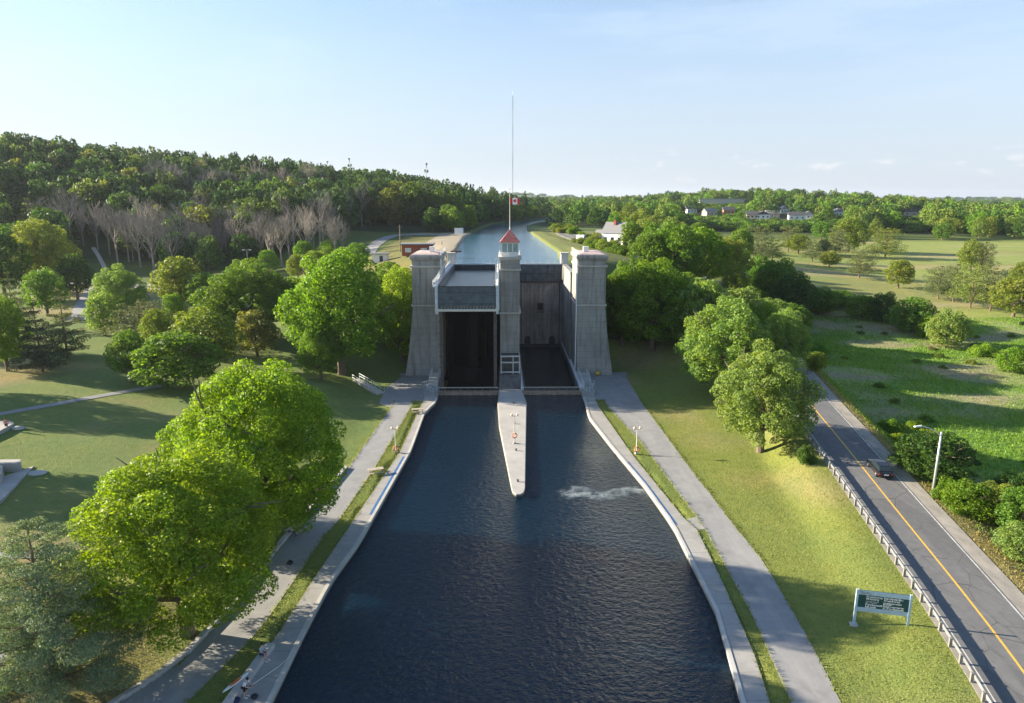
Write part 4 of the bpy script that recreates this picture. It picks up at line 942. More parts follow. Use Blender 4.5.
# ------------------------------------------------------------------ houses
def house(px, py, w, d, h, rh, wall, roof, label, rz=0, name='house', nwin=3, gable='x', px_off=0):
    b = G(px, py); t = empty(name, (b[0], b[1], b[2] - .5), rz, label=label, cat='house', group='houses beyond the trees')
    MB().box(-w / 2, w / 2, 0, d, 0, h).build('wall', MAT[wall], t)
    m = MB(); o = .4
    if gable == 'x': m.add([(-w / 2 - o, -o, h), (w / 2 + o, -o, h), (w / 2 + o, d + o, h), (-w / 2 - o, d + o, h), (-w / 2 - o, d / 2, h + rh), (w / 2 + o, d / 2, h + rh)], [(0, 1, 5, 4), (2, 3, 4, 5), (0, 4, 3), (1, 2, 5), (0, 3, 2, 1)])
    else: m.add([(-w / 2 - o, -o, h), (w / 2 + o, -o, h), (w / 2 + o, d + o, h), (-w / 2 - o, d + o, h), (0, -o, h + rh), (0, d + o, h + rh)], [(0, 4, 5, 3), (1, 2, 5, 4), (0, 1, 4), (3, 5, 2), (0, 3, 2, 1)])
    m.build('roof', MAT[roof], t)
    for i in range(nwin):
        x = -w / 2 + w * (i + .5) / nwin
        wf = MB().box(x - .7, x + .7, -.06, 0, h * .4, h * .4 + 1.3).build('window', MAT['dark_glass'], t); MB().box(x - .85, x + .85, -.04, .0, h * .4 - .12, h * .4).build('sill', MAT['white_paint'], wf)
    return t
fh = house(612, 244, 9.5, 9, 4.8, 4.4, 'house_white', 'roof_grey', 'white farmhouse with grey gabled roof beside the upper canal', R(-35), 'farmhouse', 3, 'x')
m = MB(); m.box(-9, -4.7, 1, 7, 0, 3.6); m.build('side_wing', MAT['house_white'], fh); MB().add([(-9.3, .7, 3.6), (-4.7, .7, 3.6), (-4.7, 7.3, 3.6), (-9.3, 7.3, 3.6), (-9.3, 4, 6), (-4.7, 4, 6)], [(0, 1, 5, 4), (2, 3, 4, 5), (0, 4, 3), (1, 2, 5), (0, 3, 2, 1)]).build('wing_roof', MAT['roof_grey'], fh)
MB().box(-1, 0, 3, 4, 8, 10).build('chimney', MAT['brick'], fh)
hs = [(763, 219, 12, 'house_white', 'roof_dark', 'white house with steep dark gable in the middle of the far row', 'y'), (752, 219, 10, 'house_tan', 'roof_dark', 'low dark house at the left end of the far row', 'x'), (773, 218, 12, 'house_tan', 'roof_grey', 'tan house with grey roof next to the white gabled one', 'x'),
      (797, 220, 14, 'house_white', 'roof_dark', 'wide white house with black roof at the right end of the far row', 'x'), (808, 219, 9, 'house_white', 'roof_grey', 'small pale house beside the wide black roofed one', 'y'), (729, 214, 11, 'house_orange', 'roof_dark', 'orange brick house on the right wooded slope', 'x'),
      (712, 216, 12, 'house_tan', 'roof_grey', 'grey roofed house below the pale quarry face', 'x'), (692, 213, 11, 'house_white', 'roof_dark', 'dark roofed pale house half hidden by trees left of the far row', 'x'), (840, 216, 10, 'house_white', 'roof_grey', 'pale boxy house standing alone right of the far row', 'y'),
      (914, 216, 19, 'house_tan', 'roof_dark', 'long cream house with dark roof above the golf course trees', 'x'), (785, 213, 9, 'house_white', 'roof_grey', 'little white house on the slope above the far row', 'y')]
HOUSEPX = [(h_[0], h_[1], h_[2]) for h_ in hs]
for px, py, w, wm, rm, lab, ga in hs: house(px, py, w, 9, 4.6, 3.2, wm, rm, lab, R(random.uniform(-20, 20)), 'house', 3, ga)
b = G(722, 203.5); t = empty('quarry_building', (b[0], b[1], b[2] - 2), label='long pale flat building on the wooded ridge at right', cat='building')
MB().box(-28, 28, 0, 14, 0, 7).build('wall', MAT['cream'], t); MB().box(-29, 29, -1, 15, 7, 8).build('roof', MAT['concrete_pale'], t)
# parked vehicle and shed by the farmhouse
b = G(637, 243); t = empty('parked_trailer', b, R(-8), label='long dark trailer parked right of the white farmhouse', cat='trailer')
MB().box(-5.5, 5.5, -1.2, 1.2, .7, 3.0).build('box_body', MAT['roof_dark'], t, bevel=.1); MB().box(-5.4, 5.4, -1.1, 1.1, 3.0, 3.15).build('top', MAT['rust'], t)
for x in (-3.4, -2.4, 3.2): MB().tube((x, -1.25, .45), (x, -.9, .45), .45, n=14).build('wheel', MAT['rubber'], t)
b = G(582, 240); t = empty('parked_van', b, R(-30), label='small white van among the shrubs left of the farmhouse', cat='van')
MB().box(-2.4, 1.4, -.95, .95, .4, 2.2).build('body', MAT['house_white'], t, bevel=.12); MB().hexa([(1.4, -.9, .4), (2.5, -.85, .4), (2.5, .85, .4), (1.4, .9, .4)], [(1.4, -.9, 2.1), (1.7, -.8, 1.3), (1.7, .8, 1.3), (1.4, .9, 2.1)]).build('cab', MAT['dark_glass'], t)
for x in (-1.6, 1.5):
    for y in (-.95, .75): MB().tube((x, y, .38), (x, y + .2, .38), .38, n=14).build('wheel', MAT['rubber'], t)

# ------------------------------------------------------------------ guyed radio mast
by = 900; mt = PY(514, 95, by); bx_ = PY(512.6, 200, by)[0]; bz = gz(bx_, by); H = mt[2] - bz
t = empty('radio_mast', (float(bx_), by, bz), label='very tall thin guyed radio mast on the horizon', cat='radio mast')
m1, m2_ = MB(), MB(); rr = .62; nseg = 24; c3 = [(rr * math.cos(a), rr * math.sin(a)) for a in (0, 2.094, 4.189)]
for i in range(nseg):
    za, zb = H * i / nseg, H * (i + 1) / nseg; mm = m1 if (i // 3) % 2 else m2_
    for j in range(3):
        a, b2 = c3[j], c3[(j + 1) % 3]; mm.tube((*a, za), (*a, zb), .13, n=4, cap=False); mm.tube((*a, za), (*b2, zb), .08, n=3, cap=False); mm.tube((*a, zb), (*b2, zb), .08, n=3, cap=False)
m1.build('lattice', MAT['post_grey'], t); m2_.build('lattice', MAT['rail_grey'], t); MB().tube((0, 0, H), (0, 0, H + 4), .1, n=5).build('antenna', MAT['galvanised'], t)
g = MB()
for f in (.5, .95):
    for a in (.5, 2.6, 4.7): g.tube((0, 0, H * f), (60 * math.cos(a), 60 * math.sin(a), 0), .03, n=3, cap=False)
g.build('guy_wire', MAT['galvanised'], t)
# ------------------------------------------------------------------ foliage clouds
def cloud(clumps, n, leaf, seed, fill=.22, aspect=1.0, upb=.15):
    rs = np.random.RandomState(seed); cl = np.array(clumps, float)      # cx,cy,cz,rx,ry,rz
    wgt = (cl[:, 3] * cl[:, 4] + cl[:, 3] * cl[:, 5] + cl[:, 4] * cl[:, 5]); wgt /= wgt.sum()
    k = rs.choice(len(cl), n, p=wgt); c = cl[k]
    d = rs.normal(size=(n, 3)); d[:, 2] += .25; d /= np.linalg.norm(d, axis=1)[:, None]
    rad = 1 - np.abs(rs.normal(size=n)) * .16; inn = rs.rand(n) < fill; rad[inn] = rs.rand(inn.sum()) ** .5 * .9
    pos = c[:, :3] + d * c[:, 3:] * rad[:, None]
    nn = d * .75 + rs.normal(size=(n, 3)) * .62; nn[:, 2] += upb; nn /= np.linalg.norm(nn, axis=1)[:, None] + 1e-9
    a = np.cross(nn, rs.normal(size=(n, 3))); a /= np.linalg.norm(a, axis=1)[:, None] + 1e-9; b = np.cross(nn, a)
    s = leaf * (.6 + .8 * rs.rand(n))[:, None]; a *= s * aspect; b *= s
    v = np.stack([pos - a, pos - b * .62, pos + a, pos + b * .62], 1)
    v[:, 1::2] += nn[:, None] * (s * .22)[:, None]
    return v.reshape(-1, 3)
def leafmesh(name, verts, mat, extra=None, emat=None):
    verts = np.asarray(verts, np.float32); nv = len(verts); nf = nv // 4
    me = bpy.data.meshes.new(name)
    ev, ef = ([], []) if extra is None else (extra.v, extra.f)
    tot = nv + len(ev); me.vertices.add(tot)
    co = np.vstack([verts, np.array(ev, np.float32).reshape(-1, 3)]) if len(ev) else verts
    me.vertices.foreach_set('co', co.ravel())
    idx = np.arange(nv, dtype=np.int32); starts = list(np.arange(0, nv, 4)); tots = nf
    if ef:
        el = np.concatenate([np.array(f, np.int32) + nv for f in ef]); es = nv + np.cumsum([0] + [len(f) for f in ef[:-1]])
        idx = np.concatenate([idx, el]); starts = starts + list(es)
    me.loops.add(len(idx)); me.loops.foreach_set('vertex_index', idx.astype(np.int32)); me.polygons.add(len(starts))
    me.polygons.foreach_set('loop_start', np.array(starts, np.int32)); me.update(calc_edges=True)
    me.materials.append(MAT[mat])
    if emat: me.materials.append(MAT[emat]); me.polygons.foreach_set('material_index', np.array([0] * nf + [1] * len(ef), np.int32))
    return me
def branches(mb, p, d, L, r, depth, rs, n=5, spread=.6, upw=.12, kids=3, shrink=.68):
    p = Vector(p); d = Vector(d).normalized(); q = p + d * L
    mid = p.lerp(q, .5) + Vector(rs.normal(size=3)) * L * .05
    mb.tube(p, mid, r, r * .82, n=n, cap=False); mb.tube(mid, q, r * .82, r * .62, n=n, cap=False)
    if depth <= 0: return
    for i in range(kids):
        a = Vector(rs.normal(size=3)); a -= a.dot(d) * d; a.normalize()
        nd = (d + a * spread * (.6 + .8 * rs.rand()) + Vector((0, 0, upw))).normalized()
        st = p.lerp(q, .55 + .45 * (i + 1) / kids)
        branches(mb, st, nd, L * shrink * (.75 + .5 * rs.rand()), r * .58, depth - 1, rs, max(3, n - 1), spread, upw, kids, shrink)
def crown_clumps(rs, Rr, zc, hz_, K, rc=.30, flat=.8, lean=0, base_cut=-.92, irregular=.2):
    out = []
    for i in range(K):
        ph = i * 2.39996 + rs.rand() * .5; u = 1 - (i + .5) / K * (1 - base_cut); cr = math.sqrt(max(0, 1 - u * u))
        k = .78 + irregular * (rs.rand() - .5) * 1.3; r = Rr * rc * (.7 + .65 * rs.rand())
        # broad shoulders: a crown is widest a little below its middle
        w = 1.0 + .10 * (u < .1) - .10 * max(0, u)
        out.append((Rr * k * cr * w * math.cos(ph), Rr * k * cr * w * math.sin(ph), zc + hz_ * k * u, r, r, r * flat))
    return out
# prototypes: unit trees 10 m high, crown about 8 m wide, two meshes each (crown, trunk)
def deciduous(seed, n, leaf, K=46, name='crown', cb=.14, rr=4.0, rc=.30, top=10.0, trunkmat='bark', fill=.2, upb=.15):
    rs = np.random.RandomState(seed); zb = top * cb; zc = zb + (top - zb) * .44; hh = (top - zb) * .52
    cl = crown_clumps(rs, rr, zc, hh, K, rc)
    for _ in range(K // 3):
        d = rs.normal(size=3); d /= np.linalg.norm(d); r = rr * rc * .8; cl.append((d[0] * rr * .45, d[1] * rr * .45, zc + d[2] * hh * .45, r, r, r))
    v = cloud(cl, n, leaf, seed + 1, fill, upb=upb); cm = leafmesh(name, v, 'leaf')
    mb = MB(); mb.tube((0, 0, -.5), (0, 0, .5), .42, .30, n=9, cap=False); mb.tube((0, 0, .5), (.05, .03, zc * .75), .30, .2, n=9, cap=False)
    for i in range(9):
        a = i * 2.4; z = top * (.14 + .05 * i); d = Vector((math.cos(a), math.sin(a), .7))
        branches(mb, (0, 0, z), d, rr * .55, .13, 2 if n > 3000 else 1, rs, 5, .5, .1, 2, .62)
    tm = bpy.data.meshes.new('trunk'); tm.from_pydata(mb.v, [], mb.f); tm.materials.append(MAT[trunkmat]); return cm, tm
def pine(seed, n, leaf, tiers=9, rr=3.4, top=10.0, open_=.5, name='crown', droop=-.1, cb=.14, conical=.9, fat=.42, puff=1.0, fill=.35):
    rs = np.random.RandomState(seed); cl = []; mb = MB(); mb.tube((0, 0, -.5), (0, 0, top * .97), .22, .04, n=8, cap=False)
    for i in range(tiers):
        f = i / (tiers - 1); z = top * (cb + (.97 - cb) * f); L = rr * ((1 - f) ** conical * .95 + .10) * (.85 + .3 * rs.rand()); nb = max(4, int(8 - 3 * f))
        for j in range(nb):
            a = 2 * math.pi * j / nb + i * .9 + rs.rand() * .5; LL = L * (.7 + .5 * rs.rand()); d = Vector((math.cos(a), math.sin(a), .12 + .25 * f + droop)); e = Vector((0, 0, z)) + d * LL
            mb.tube((0, 0, z), e, .07 * (1.2 - f), .02, n=4, cap=False)
            m = 3 if LL > 1.5 else 2
            for k in range(m):
                t = 1 - k * .33; p = Vector((0, 0, z)) + d * LL * t + Vector(rs.normal(size=3)) * LL * .08; r = ((.2 + .2 * t) * LL * .62 + .18) * puff
                cl.append((p.x, p.y, p.z + .1, r, r, r * fat))
    cl.append((0, 0, top * .97, .25, .25, .5))
    v = cloud(cl, n, leaf, seed + 1, fill, .45, .4); cm = leafmesh(name, v, 'needle')
    tm = bpy.data.meshes.new('trunk'); tm.from_pydata(mb.v, [], mb.f); tm.materials.append(MAT['bark_pine']); return cm, tm
def baretree(seed, leafy=0):
    rs = np.random.RandomState(seed); mb = MB()
    mb.tube((0, 0, -.5), (.1, 0, 4.4), .2, .14, n=6, cap=False)
    for i in range(9):
        a = i * 2.4 + rs.rand(); z = 2.6 + i * .36; branches(mb, (.06, 0, min(z, 4.4)), (math.cos(a) * .55, math.sin(a) * .55, 1.0), 2.3 + .4 * rs.rand(), .085, 3, rs, 4, .5, .25, 3, .66)
    branches(mb, (.1, 0, 4.3), (0, 0, 1), 2.8, .13, 4, rs, 4, .5, .2, 3, .66)
    me = bpy.data.meshes.new('branches'); me.from_pydata(mb.v, [], mb.f); me.materials.append(MAT['twig'])
    zmax = max(q[2] for q in mb.v)
    for v in me.vertices: v.co *= 10 / zmax
    return me
def shrubmesh(seed, n, leaf, name='foliage'):
    rs = np.random.RandomState(seed); cl = []
    for i in range(16):
        a = rs.rand() * 6.28; r = rs.rand() ** .5 * 1.15; h = .45 + .75 * rs.rand() * (1 - r * .4); cl.append((r * math.cos(a), r * math.sin(a), h * .7, .5, .5, h * .6))
    cm = leafmesh(name, cloud(cl, n, leaf, seed, .15), 'leaf')
    mb = MB()
    for i in range(6): a = i * 1.05; branches(mb, (0, 0, -.1), (math.cos(a), math.sin(a), 1.1), .7, .03, 1, rs, 4, .5, .2, 2)
    tm = bpy.data.meshes.new('stems'); tm.from_pydata(mb.v, [], mb.f); tm.materials.append(MAT['bark']); return cm, tm

HERO = [deciduous(11 + i, 90000, .062, 150, rc=.165, cb=.10, fill=.1) for i in range(2)]
BIG = [deciduous(31 + i, 34000, .095, 96, rc=.19, fill=.12) for i in range(3)]
MID = [deciduous(51 + i, 9000, .17, 60, rc=.225, fill=.12) for i in range(4)]
FAR = [deciduous(71 + i, 2600, .30, 30, rc=.33, cb=.06) for i in range(5)]
PHERO = pine(91, 120000, .07, 15, rr=3.6, cb=.08, conical=.55, fat=.42, puff=.95, fill=.08); PMID = [pine(95 + i, 9000, .15, 8, rr=3.3, cb=.12) for i in range(2)]
PSCOTS = [pine(101 + i, 8000, .17, 7, rr=3.6, cb=.20, conical=.35, droop=.05, fat=.8) for i in range(2)]
PFAR = [pine(111 + i, 1100, .34, 9, rr=2.2, cb=.10) for i in range(2)]
BARE = [baretree(121 + i) for i in range(3)]; SHRUB = [shrubmesh(131 + i, 7000, .055) for i in range(3)]
rng = random.Random(7)
def rcol(c, v=.12):
    k = 1 + rng.uniform(-v, v); return (c[0] * k * (1 + rng.uniform(-v, v)), c[1] * k, c[2] * k * (1 + rng.uniform(-v, v)), 1)
BRIGHT = (.205, .325, .025); MAPLE = (.14, .26, .02); GREEN = (.115, .22, .03); DARK = (.055, .12, .022); OLIVE = (.17, .235, .04); SILVER = (.20, .31, .085); PINEC = (.12, .16, .065); PBLUE = (.065, .09, .055); BROWN = (.17, .21, .06)
def tree(proto, base, h, w, colr, name, label, cat='tree', group=None, trunk=True, lean=0, nom=8.0, cname='crown'):
    cm, tm = proto
    t = empty(name, (base[0], base[1], base[2] - .1), rng.uniform(0, 6.28), label=label, cat=cat, group=group)
    t.scale = (w / nom, w / nom, h / 10)
    if lean: t.rotation_euler.x = lean
    c = bpy.data.objects.new(cname, cm); col.objects.link(c); c.parent = t; c.color = rcol(colr, .07)
    if trunk: k = bpy.data.objects.new('trunk' if cname == 'crown' else 'stems', tm); col.objects.link(k); k.parent = t
    return t
def ptree(proto, px, pyb, pyt, wpx, colr, name, label, nom=8.0, group=None, cat='tree', kw=1.0, **k):
    b = G(px, pyb); h = htop(b, pyt); w = wpx / F * zdepth((b[0], b[1], b[2] + h / 2)) * kw
    return tree(proto, b, h, w, colr, name, label, cat, group, nom=nom, **k)
T = ptree
# the row of maples on the left bank
T(HERO[0], 187, 634, 435, 196, BRIGHT, 'maple_tree', 'huge rounded bright green maple nearest the camera on the left bank')
T(HERO[1], 268, 548, 343, 170, BRIGHT, 'maple_tree', 'second huge bright maple of the left bank row, right behind the nearest one')
T(BIG[2], 205, 520, 405, 90, BRIGHT, 'maple_tree', 'smaller bright maple filling the lawn side between the two huge ones')
T(BIG[1], 342, 374, 242, 112, MAPLE, 'maple_tree', 'massive dark green maple just left of the left lock tower')
T(BIG[2], 403, 362, 261, 50, BRIGHT, 'maple_tree', 'vivid yellow green maple squeezed against the left lock tower')
T(BIG[0], 252, 340, 256, 92, GREEN, 'maple_tree', 'broad green maple left of the massive dark one')
T(BIG[2], 321, 380, 320, 44, MAPLE, 'young_tree', 'small bright tree in front of the massive dark maple')
T(MID[0], 178, 388, 326, 84, GREEN, 'leafy_tree', 'dense dark tree at the end of the curving footpath')
T(MID[1], 205, 372, 306, 74, OLIVE, 'leafy_tree', 'rounded olive tree behind the dense dark one by the footpath')
T(MID[2], 131, 382, 325, 36, GREEN, 'young_tree', 'small dark tree standing alone on the lawn above the footpath')
T(BIG[1], 8, 371, 292, 50, MAPLE, 'maple_tree', 'bright green maple at the left edge of the lawn')
for px, pb, pt, w, lab in ((352, 215, 158, 9, 'tall dark spruce on the skyline of the left hill'), (428, 225, 163, 9, 'spruce rising above the canal bank wood at the end of the hill'), (122, 190, 142, 9, 'lone spruce tip standing above the leafy skyline at the far left'), (330, 210, 161, 8, 'slim dark spruce left of the tall skyline spruce')):
    T(PMID[1], px, pb, pt, w * 1.6, DARK, 'spruce_tree', lab, nom=7)
T(PMID[0], 43, 372, 303, 46, PBLUE, 'pine_tree', 'blue grey pine right of the left edge maple', nom=7)
T(PMID[1], 68, 358, 289, 44, PINEC, 'pine_tree', 'layered conifer with long low branches near the parking road', nom=7)
T(PMID[0], 16, 330, 272, 36, PINEC, 'pine_tree', 'small grey green conifer behind the left edge maple', nom=7)
T(BIG[2], 47, 292, 215, 64, OLIVE, 'maple_tree', 'large rounded olive green tree at the foot of the left hill')
T(MID[3], 48, 316, 264, 40, GREEN, 'leafy_tree', 'mid green tree before the large rounded olive one')
T(BIG[0], 122, 322, 262, 52, SILVER, 'leafy_tree', 'light green tree to the right of the parking road')
T(MID[1], 105, 336, 290, 32, SILVER, 'leafy_tree', 'small pale green tree between parking road and lawn')
T(MID[2], 182, 310, 252, 50, OLIVE, 'leafy_tree', 'yellow topped tree beside the twin headed park lamp')
T(MID[0], 208, 312, 268, 40, GREEN, 'leafy_tree', 'dark green tree between the park lamp and the broad maple')
T(PSCOTS[0], 142, 340, 302, 62, PINEC, 'pine_tree', 'flat topped spreading pine in the middle of the park', nom=7.5)
T(MID[3], 176, 330, 290, 24, MAPLE, 'young_tree', 'narrow upright young tree in the park')
T(MID[2], 158, 350, 305, 30, OLIVE, 'young_tree', 'slender olive young tree beside the flat topped pine')
T(MID[0], 257, 356, 304, 44, BROWN, 'leafy_tree', 'olive brown tree below the broad green maple')
T(MID[1], 228, 340, 288, 40, GREEN, 'leafy_tree', 'green tree filling the gap left of the olive brown one')
T(MID[3], 298, 330, 272, 46, MAPLE, 'leafy_tree', 'green tree wedged between the broad maple and the massive one')
T(MID[1], 6, 300, 222, 46, DARK, 'leafy_tree', 'dark shaded tree at the left edge below the hill')
T(MID[2], 78, 300, 250, 34, DARK, 'leafy_tree', 'shaded dark tree right of the large rounded olive one')
T(MID[2], 385, 345, 290, 40, GREEN, 'leafy_tree', 'shaded green tree behind the vivid maple by the left tower')
T(MID[0], 372, 330, 280, 40, MAPLE, 'leafy_tree', 'green tree on the slope below the grey hut')
T(PHERO, 55, 694, 521, 132, (.20, .28, .18), 'pine_tree', 'blue green pine with orange trunk in the lower left corner', nom=7.2)
# right side
T(BIG[0], 760, 452, 337, 98, SILVER, 'maple_tree', 'pale green maple standing alone on the lawn beside the road')
T(BIG[1], 722, 398, 292, 92, SILVER, 'maple_tree', 'pale green maple just behind the lone one on the right lawn')
T(BIG[2], 652, 350, 254, 84, MAPLE, 'maple_tree', 'deep green maple right of the right lock tower')
T(MID[0], 700, 350, 270, 60, SILVER, 'leafy_tree', 'loose pale tree between the deep green maple and the road')
T(BIG[0], 622, 345, 258, 50, MAPLE, 'maple_tree', 'bright green tree touching the right lock tower')
T(MID[1], 672, 285, 219, 58, GREEN, 'leafy_tree', 'rounded tree in the dark clump between farmhouse and golf course')
T(MID[2], 700, 290, 222, 56, MAPLE, 'leafy_tree', 'tall green tree in the clump left of the road bend')
T(MID[3], 648, 276, 228, 40, GREEN, 'leafy_tree', 'green tree at the left end of the clump near the farmhouse')
T(MID[0], 725, 285, 232, 44, OLIVE, 'leafy_tree', 'olive tree at the right end of the clump near the road bend')
T(MID[1], 776, 306, 256, 46, GREEN, 'leafy_tree', 'dark green tree right beyond the road bend')
T(MID[2], 792, 318, 270, 44, DARK, 'leafy_tree', 'dark low tree beside the meadow corner')
T(MID[3], 752, 290, 262, 36, MAPLE, 'leafy_tree', 'bright low tree by the wooden utility pole')
T(BIG[2], 781, 378, 304, 50, SILVER, 'maple_tree', 'pale tree leaning over the road behind the two lawn maples')
T(MID[1], 757, 345, 300, 50, MAPLE, 'leafy_tree', 'green tree hiding the road bend behind the lawn maples')
T(MID[0], 668, 330, 262, 60, GREEN, 'leafy_tree', 'shaded green tree behind the deep green maple')
T(MID[3], 740, 330, 283, 44, SILVER, 'leafy_tree', 'pale tree close behind the two lawn maples')
T(MID[1], 628, 240, 219, 24, GREEN, 'leafy_tree', 'small tree in front of the farmhouse roof')
for i, (px, pb, pt, w, c, pr, nm, lab) in enumerate([
    (898, 288, 256, 27, OLIVE, MID[0], 'leafy_tree', 'rounded tree standing alone in the middle of the golf fairway'),
    (859, 278, 250, 29, PINEC, PSCOTS[0], 'pine_tree', 'pine with two trunks left of the lone fairway tree'),
    (885, 258, 228, 32, OLIVE, PSCOTS[1], 'pine_tree', 'broad grey green pine behind the lone fairway tree'),
    (829, 267, 250, 20, OLIVE, MID[1], 'leafy_tree', 'small round tree on the near edge of the fairway'),
    (812, 262, 240, 22, PINEC, PSCOTS[1], 'pine_tree', 'brownish pine left of the small round fairway tree'),
    (798, 254, 232, 24, OLIVE, MID[2], 'leafy_tree', 'bright bushy tree beside the brownish pine'),
    (788, 252, 226, 22, PINEC, PSCOTS[0], 'pine_tree', 'dark pine behind the bright bushy tree'),
    (823, 254, 238, 14, DARK, MID[3], 'young_tree', 'small dark tree between the fairway pines'),
    (848, 252, 214, 36, OLIVE, MID[3], 'leafy_tree', 'tall bright tree at the left end of the golf tree belt'),
    (835, 256, 228, 26, PINEC, PSCOTS[1], 'pine_tree', 'pine leaning against the tall bright tree'),
    (970, 272, 238, 26, OLIVE, MID[1], 'leafy_tree', 'tall yellow green tree on the right part of the fairway'),
    (982, 274, 242, 20, PINEC, PSCOTS[0], 'pine_tree', 'pine attached to the tall yellow green fairway tree'),
    (938, 299, 266, 30, PINEC, PSCOTS[0], 'pine_tree', 'leftmost pine of the pine group on the right fairway'),
    (953, 302, 264, 30, PINEC, PSCOTS[1], 'pine_tree', 'second pine from the left in the right fairway group'),
    (970, 308, 264, 34, OLIVE, PSCOTS[0], 'pine_tree', 'middle light pine of the right fairway group'),
    (990, 311, 268, 34, PINEC, PSCOTS[1], 'pine_tree', 'dark pine near the right end of the fairway group'),
    (1013, 317, 272, 44, OLIVE, MID[0], 'leafy_tree', 'dense olive tree at the right edge of the fairway'),
    (1022, 290, 258, 26, OLIVE, MID[2], 'leafy_tree', 'olive tree cut by the right picture edge on the fairway'),
    (757, 262, 226, 26, PINEC, PSCOTS[0], 'pine_tree', 'big brownish pine left of the fairway opening'),
    (772, 262, 238, 22, DARK, PSCOTS[1], 'pine_tree', 'dark pine at the left rim of the fairway opening'),
    (740, 262, 224, 26, GREEN, MID[0], 'leafy_tree', 'green tree left of the big brownish pine'),
    (735, 302, 262, 26, OLIVE, MID[2], 'young_tree', 'thin tree between road bend and shrubs')]):
    T(pr, px, pb, pt, w, c, nm, lab, nom=8 if nm != 'pine_tree' else 7.4)
# shrubs along the meadow and the road
SH = [(862, 318, 292, 34, 'shrub at the left end of the hedge row between meadow and golf course'), (882, 322, 290, 30, 'dark round shrub in the hedge row below the lone fairway tree'), (912, 332, 294, 46, 'widest pale green shrub of the hedge row'),
      (945, 347, 306, 40, 'dense bright shrub at the right end of the hedge row'), (930, 338, 312, 28, 'small bright shrub between the two biggest hedge shrubs'), (815, 312, 292, 36, 'sprawling shrub left of the hedge row'), (838, 308, 288, 34, 'shrub between the sprawling one and the hedge row'),
      (985, 356, 343, 34, 'low pale shrub beyond the meadow near the right edge'), (1014, 372, 344, 34, 'pale shrub cut by the right edge beyond the meadow'), (815, 370, 350, 22, 'small bush beside the far street lamp'), (806, 463, 444, 24, 'little dark bush at the far end of the guardrail'),
      (930, 478, 428, 74, 'big dark green bush behind the near street lamp'), (966, 512, 478, 50, 'bright bush right of the near street lamp'), (992, 520, 480, 48, 'yellow green bush between lamp and right edge'), (1020, 535, 482, 50, 'bush cut by the right edge above the road shoulder'),
      (1016, 558, 520, 40, 'lowest bush at the right edge beside the shoulder'), (945, 500, 476, 30, 'low leafy bush at the foot of the near street lamp'), (1012, 505, 470, 40, 'dark bush behind the yellow green one at the right edge'), (790, 330, 300, 40, 'dense shrub below the road bend beside the meadow'), (770, 322, 296, 36, 'shrub against the road bend right of the pale maples')]
def shrub(px, pb, pt, w, lab, i):
    b = G(px, pb); h = htop(b, pt); ww = w / F * zdepth(b); cm, tm = SHRUB[i % 3]
    if h > 3.6:
        tree(MID[i % 4], (b[0], b[1], b[2] - h * .12), h * 1.12, ww, DARK if 'dark' in lab else (GREEN, OLIVE, MAPLE, SILVER)[(i * 7 + 2) % 4], 'shrub', lab, cat='shrub'); return
    t = empty('shrub', (b[0], b[1], b[2] - .1), rng.uniform(0, 6), label=lab, cat='shrub'); t.scale = (ww / 3.2, ww / 3.2, h / 1.35)
    c = bpy.data.objects.new('foliage', cm); col.objects.link(c); c.parent = t; c.color = rcol(DARK if 'dark' in lab else (GREEN, OLIVE, MAPLE, BRIGHT)[(i * 7 + 2) % 4]); k = bpy.data.objects.new('stems', tm); col.objects.link(k); k.parent = t
for i, a in enumerate(SH): shrub(*a, i)
# shrubs fringing the road bank, dike and meadow (indistinguishable ones)
def scatter_shrubs(n, fn, hw, label, group, cols):
    for i in range(n):
        x, y = fn(); z = gz(x, y); s = rng.uniform(.7, 1.3) * hw; cm, tm = SHRUB[i % 3]
        t = empty('shrub', (x, y, z - .1), rng.uniform(0, 6), label=label, cat='shrub', group=group); t.scale = (s, s, s * rng.uniform(.7, 1.1))
        c = bpy.data.objects.new('foliage', cm); col.objects.link(c); c.parent = t; c.color = rcol(rng.choice(cols), .15)
def f1():
    y = rng.uniform(230, 420); return float(fx(UR, y)) + rng.uniform(14, 26), y
scatter_shrubs(34, f1, 2.6, 'rounded green shrub lining the dry grass dike of the upper canal', 'shrubs along the canal dike', [GREEN, OLIVE, MAPLE])
def f2():
    y = rng.uniform(52, 104); return float(np.interp(y, RY, RX)) + rng.uniform(9.5, 17), y
scatter_shrubs(22, f2, 1.3, 'low leafy bush in the ragged fringe between road shoulder and meadow', 'bushes fringing the road shoulder', [MAPLE, BRIGHT, GREEN])
def f3():
    y = rng.uniform(140, 230); return float(np.interp(y, RY, RX)) + rng.choice((-1, 1)) * rng.uniform(8, 16), y
scatter_shrubs(26, f3, 2.4, 'dense shrub crowding the bend of the road', 'shrubs crowding the road bend', [MAPLE, OLIVE, GREEN])

def f4():
    y = rng.uniform(70, 185); return float(np.interp(y, RY, RX)) + rng.uniform(16, 80), y
scatter_shrubs(34, f4, .8, 'small dark bush scattered in the wet meadow right of the road', 'bushes scattered in the meadow', [GREEN, DARK, OLIVE, (.16, .15, .09)])
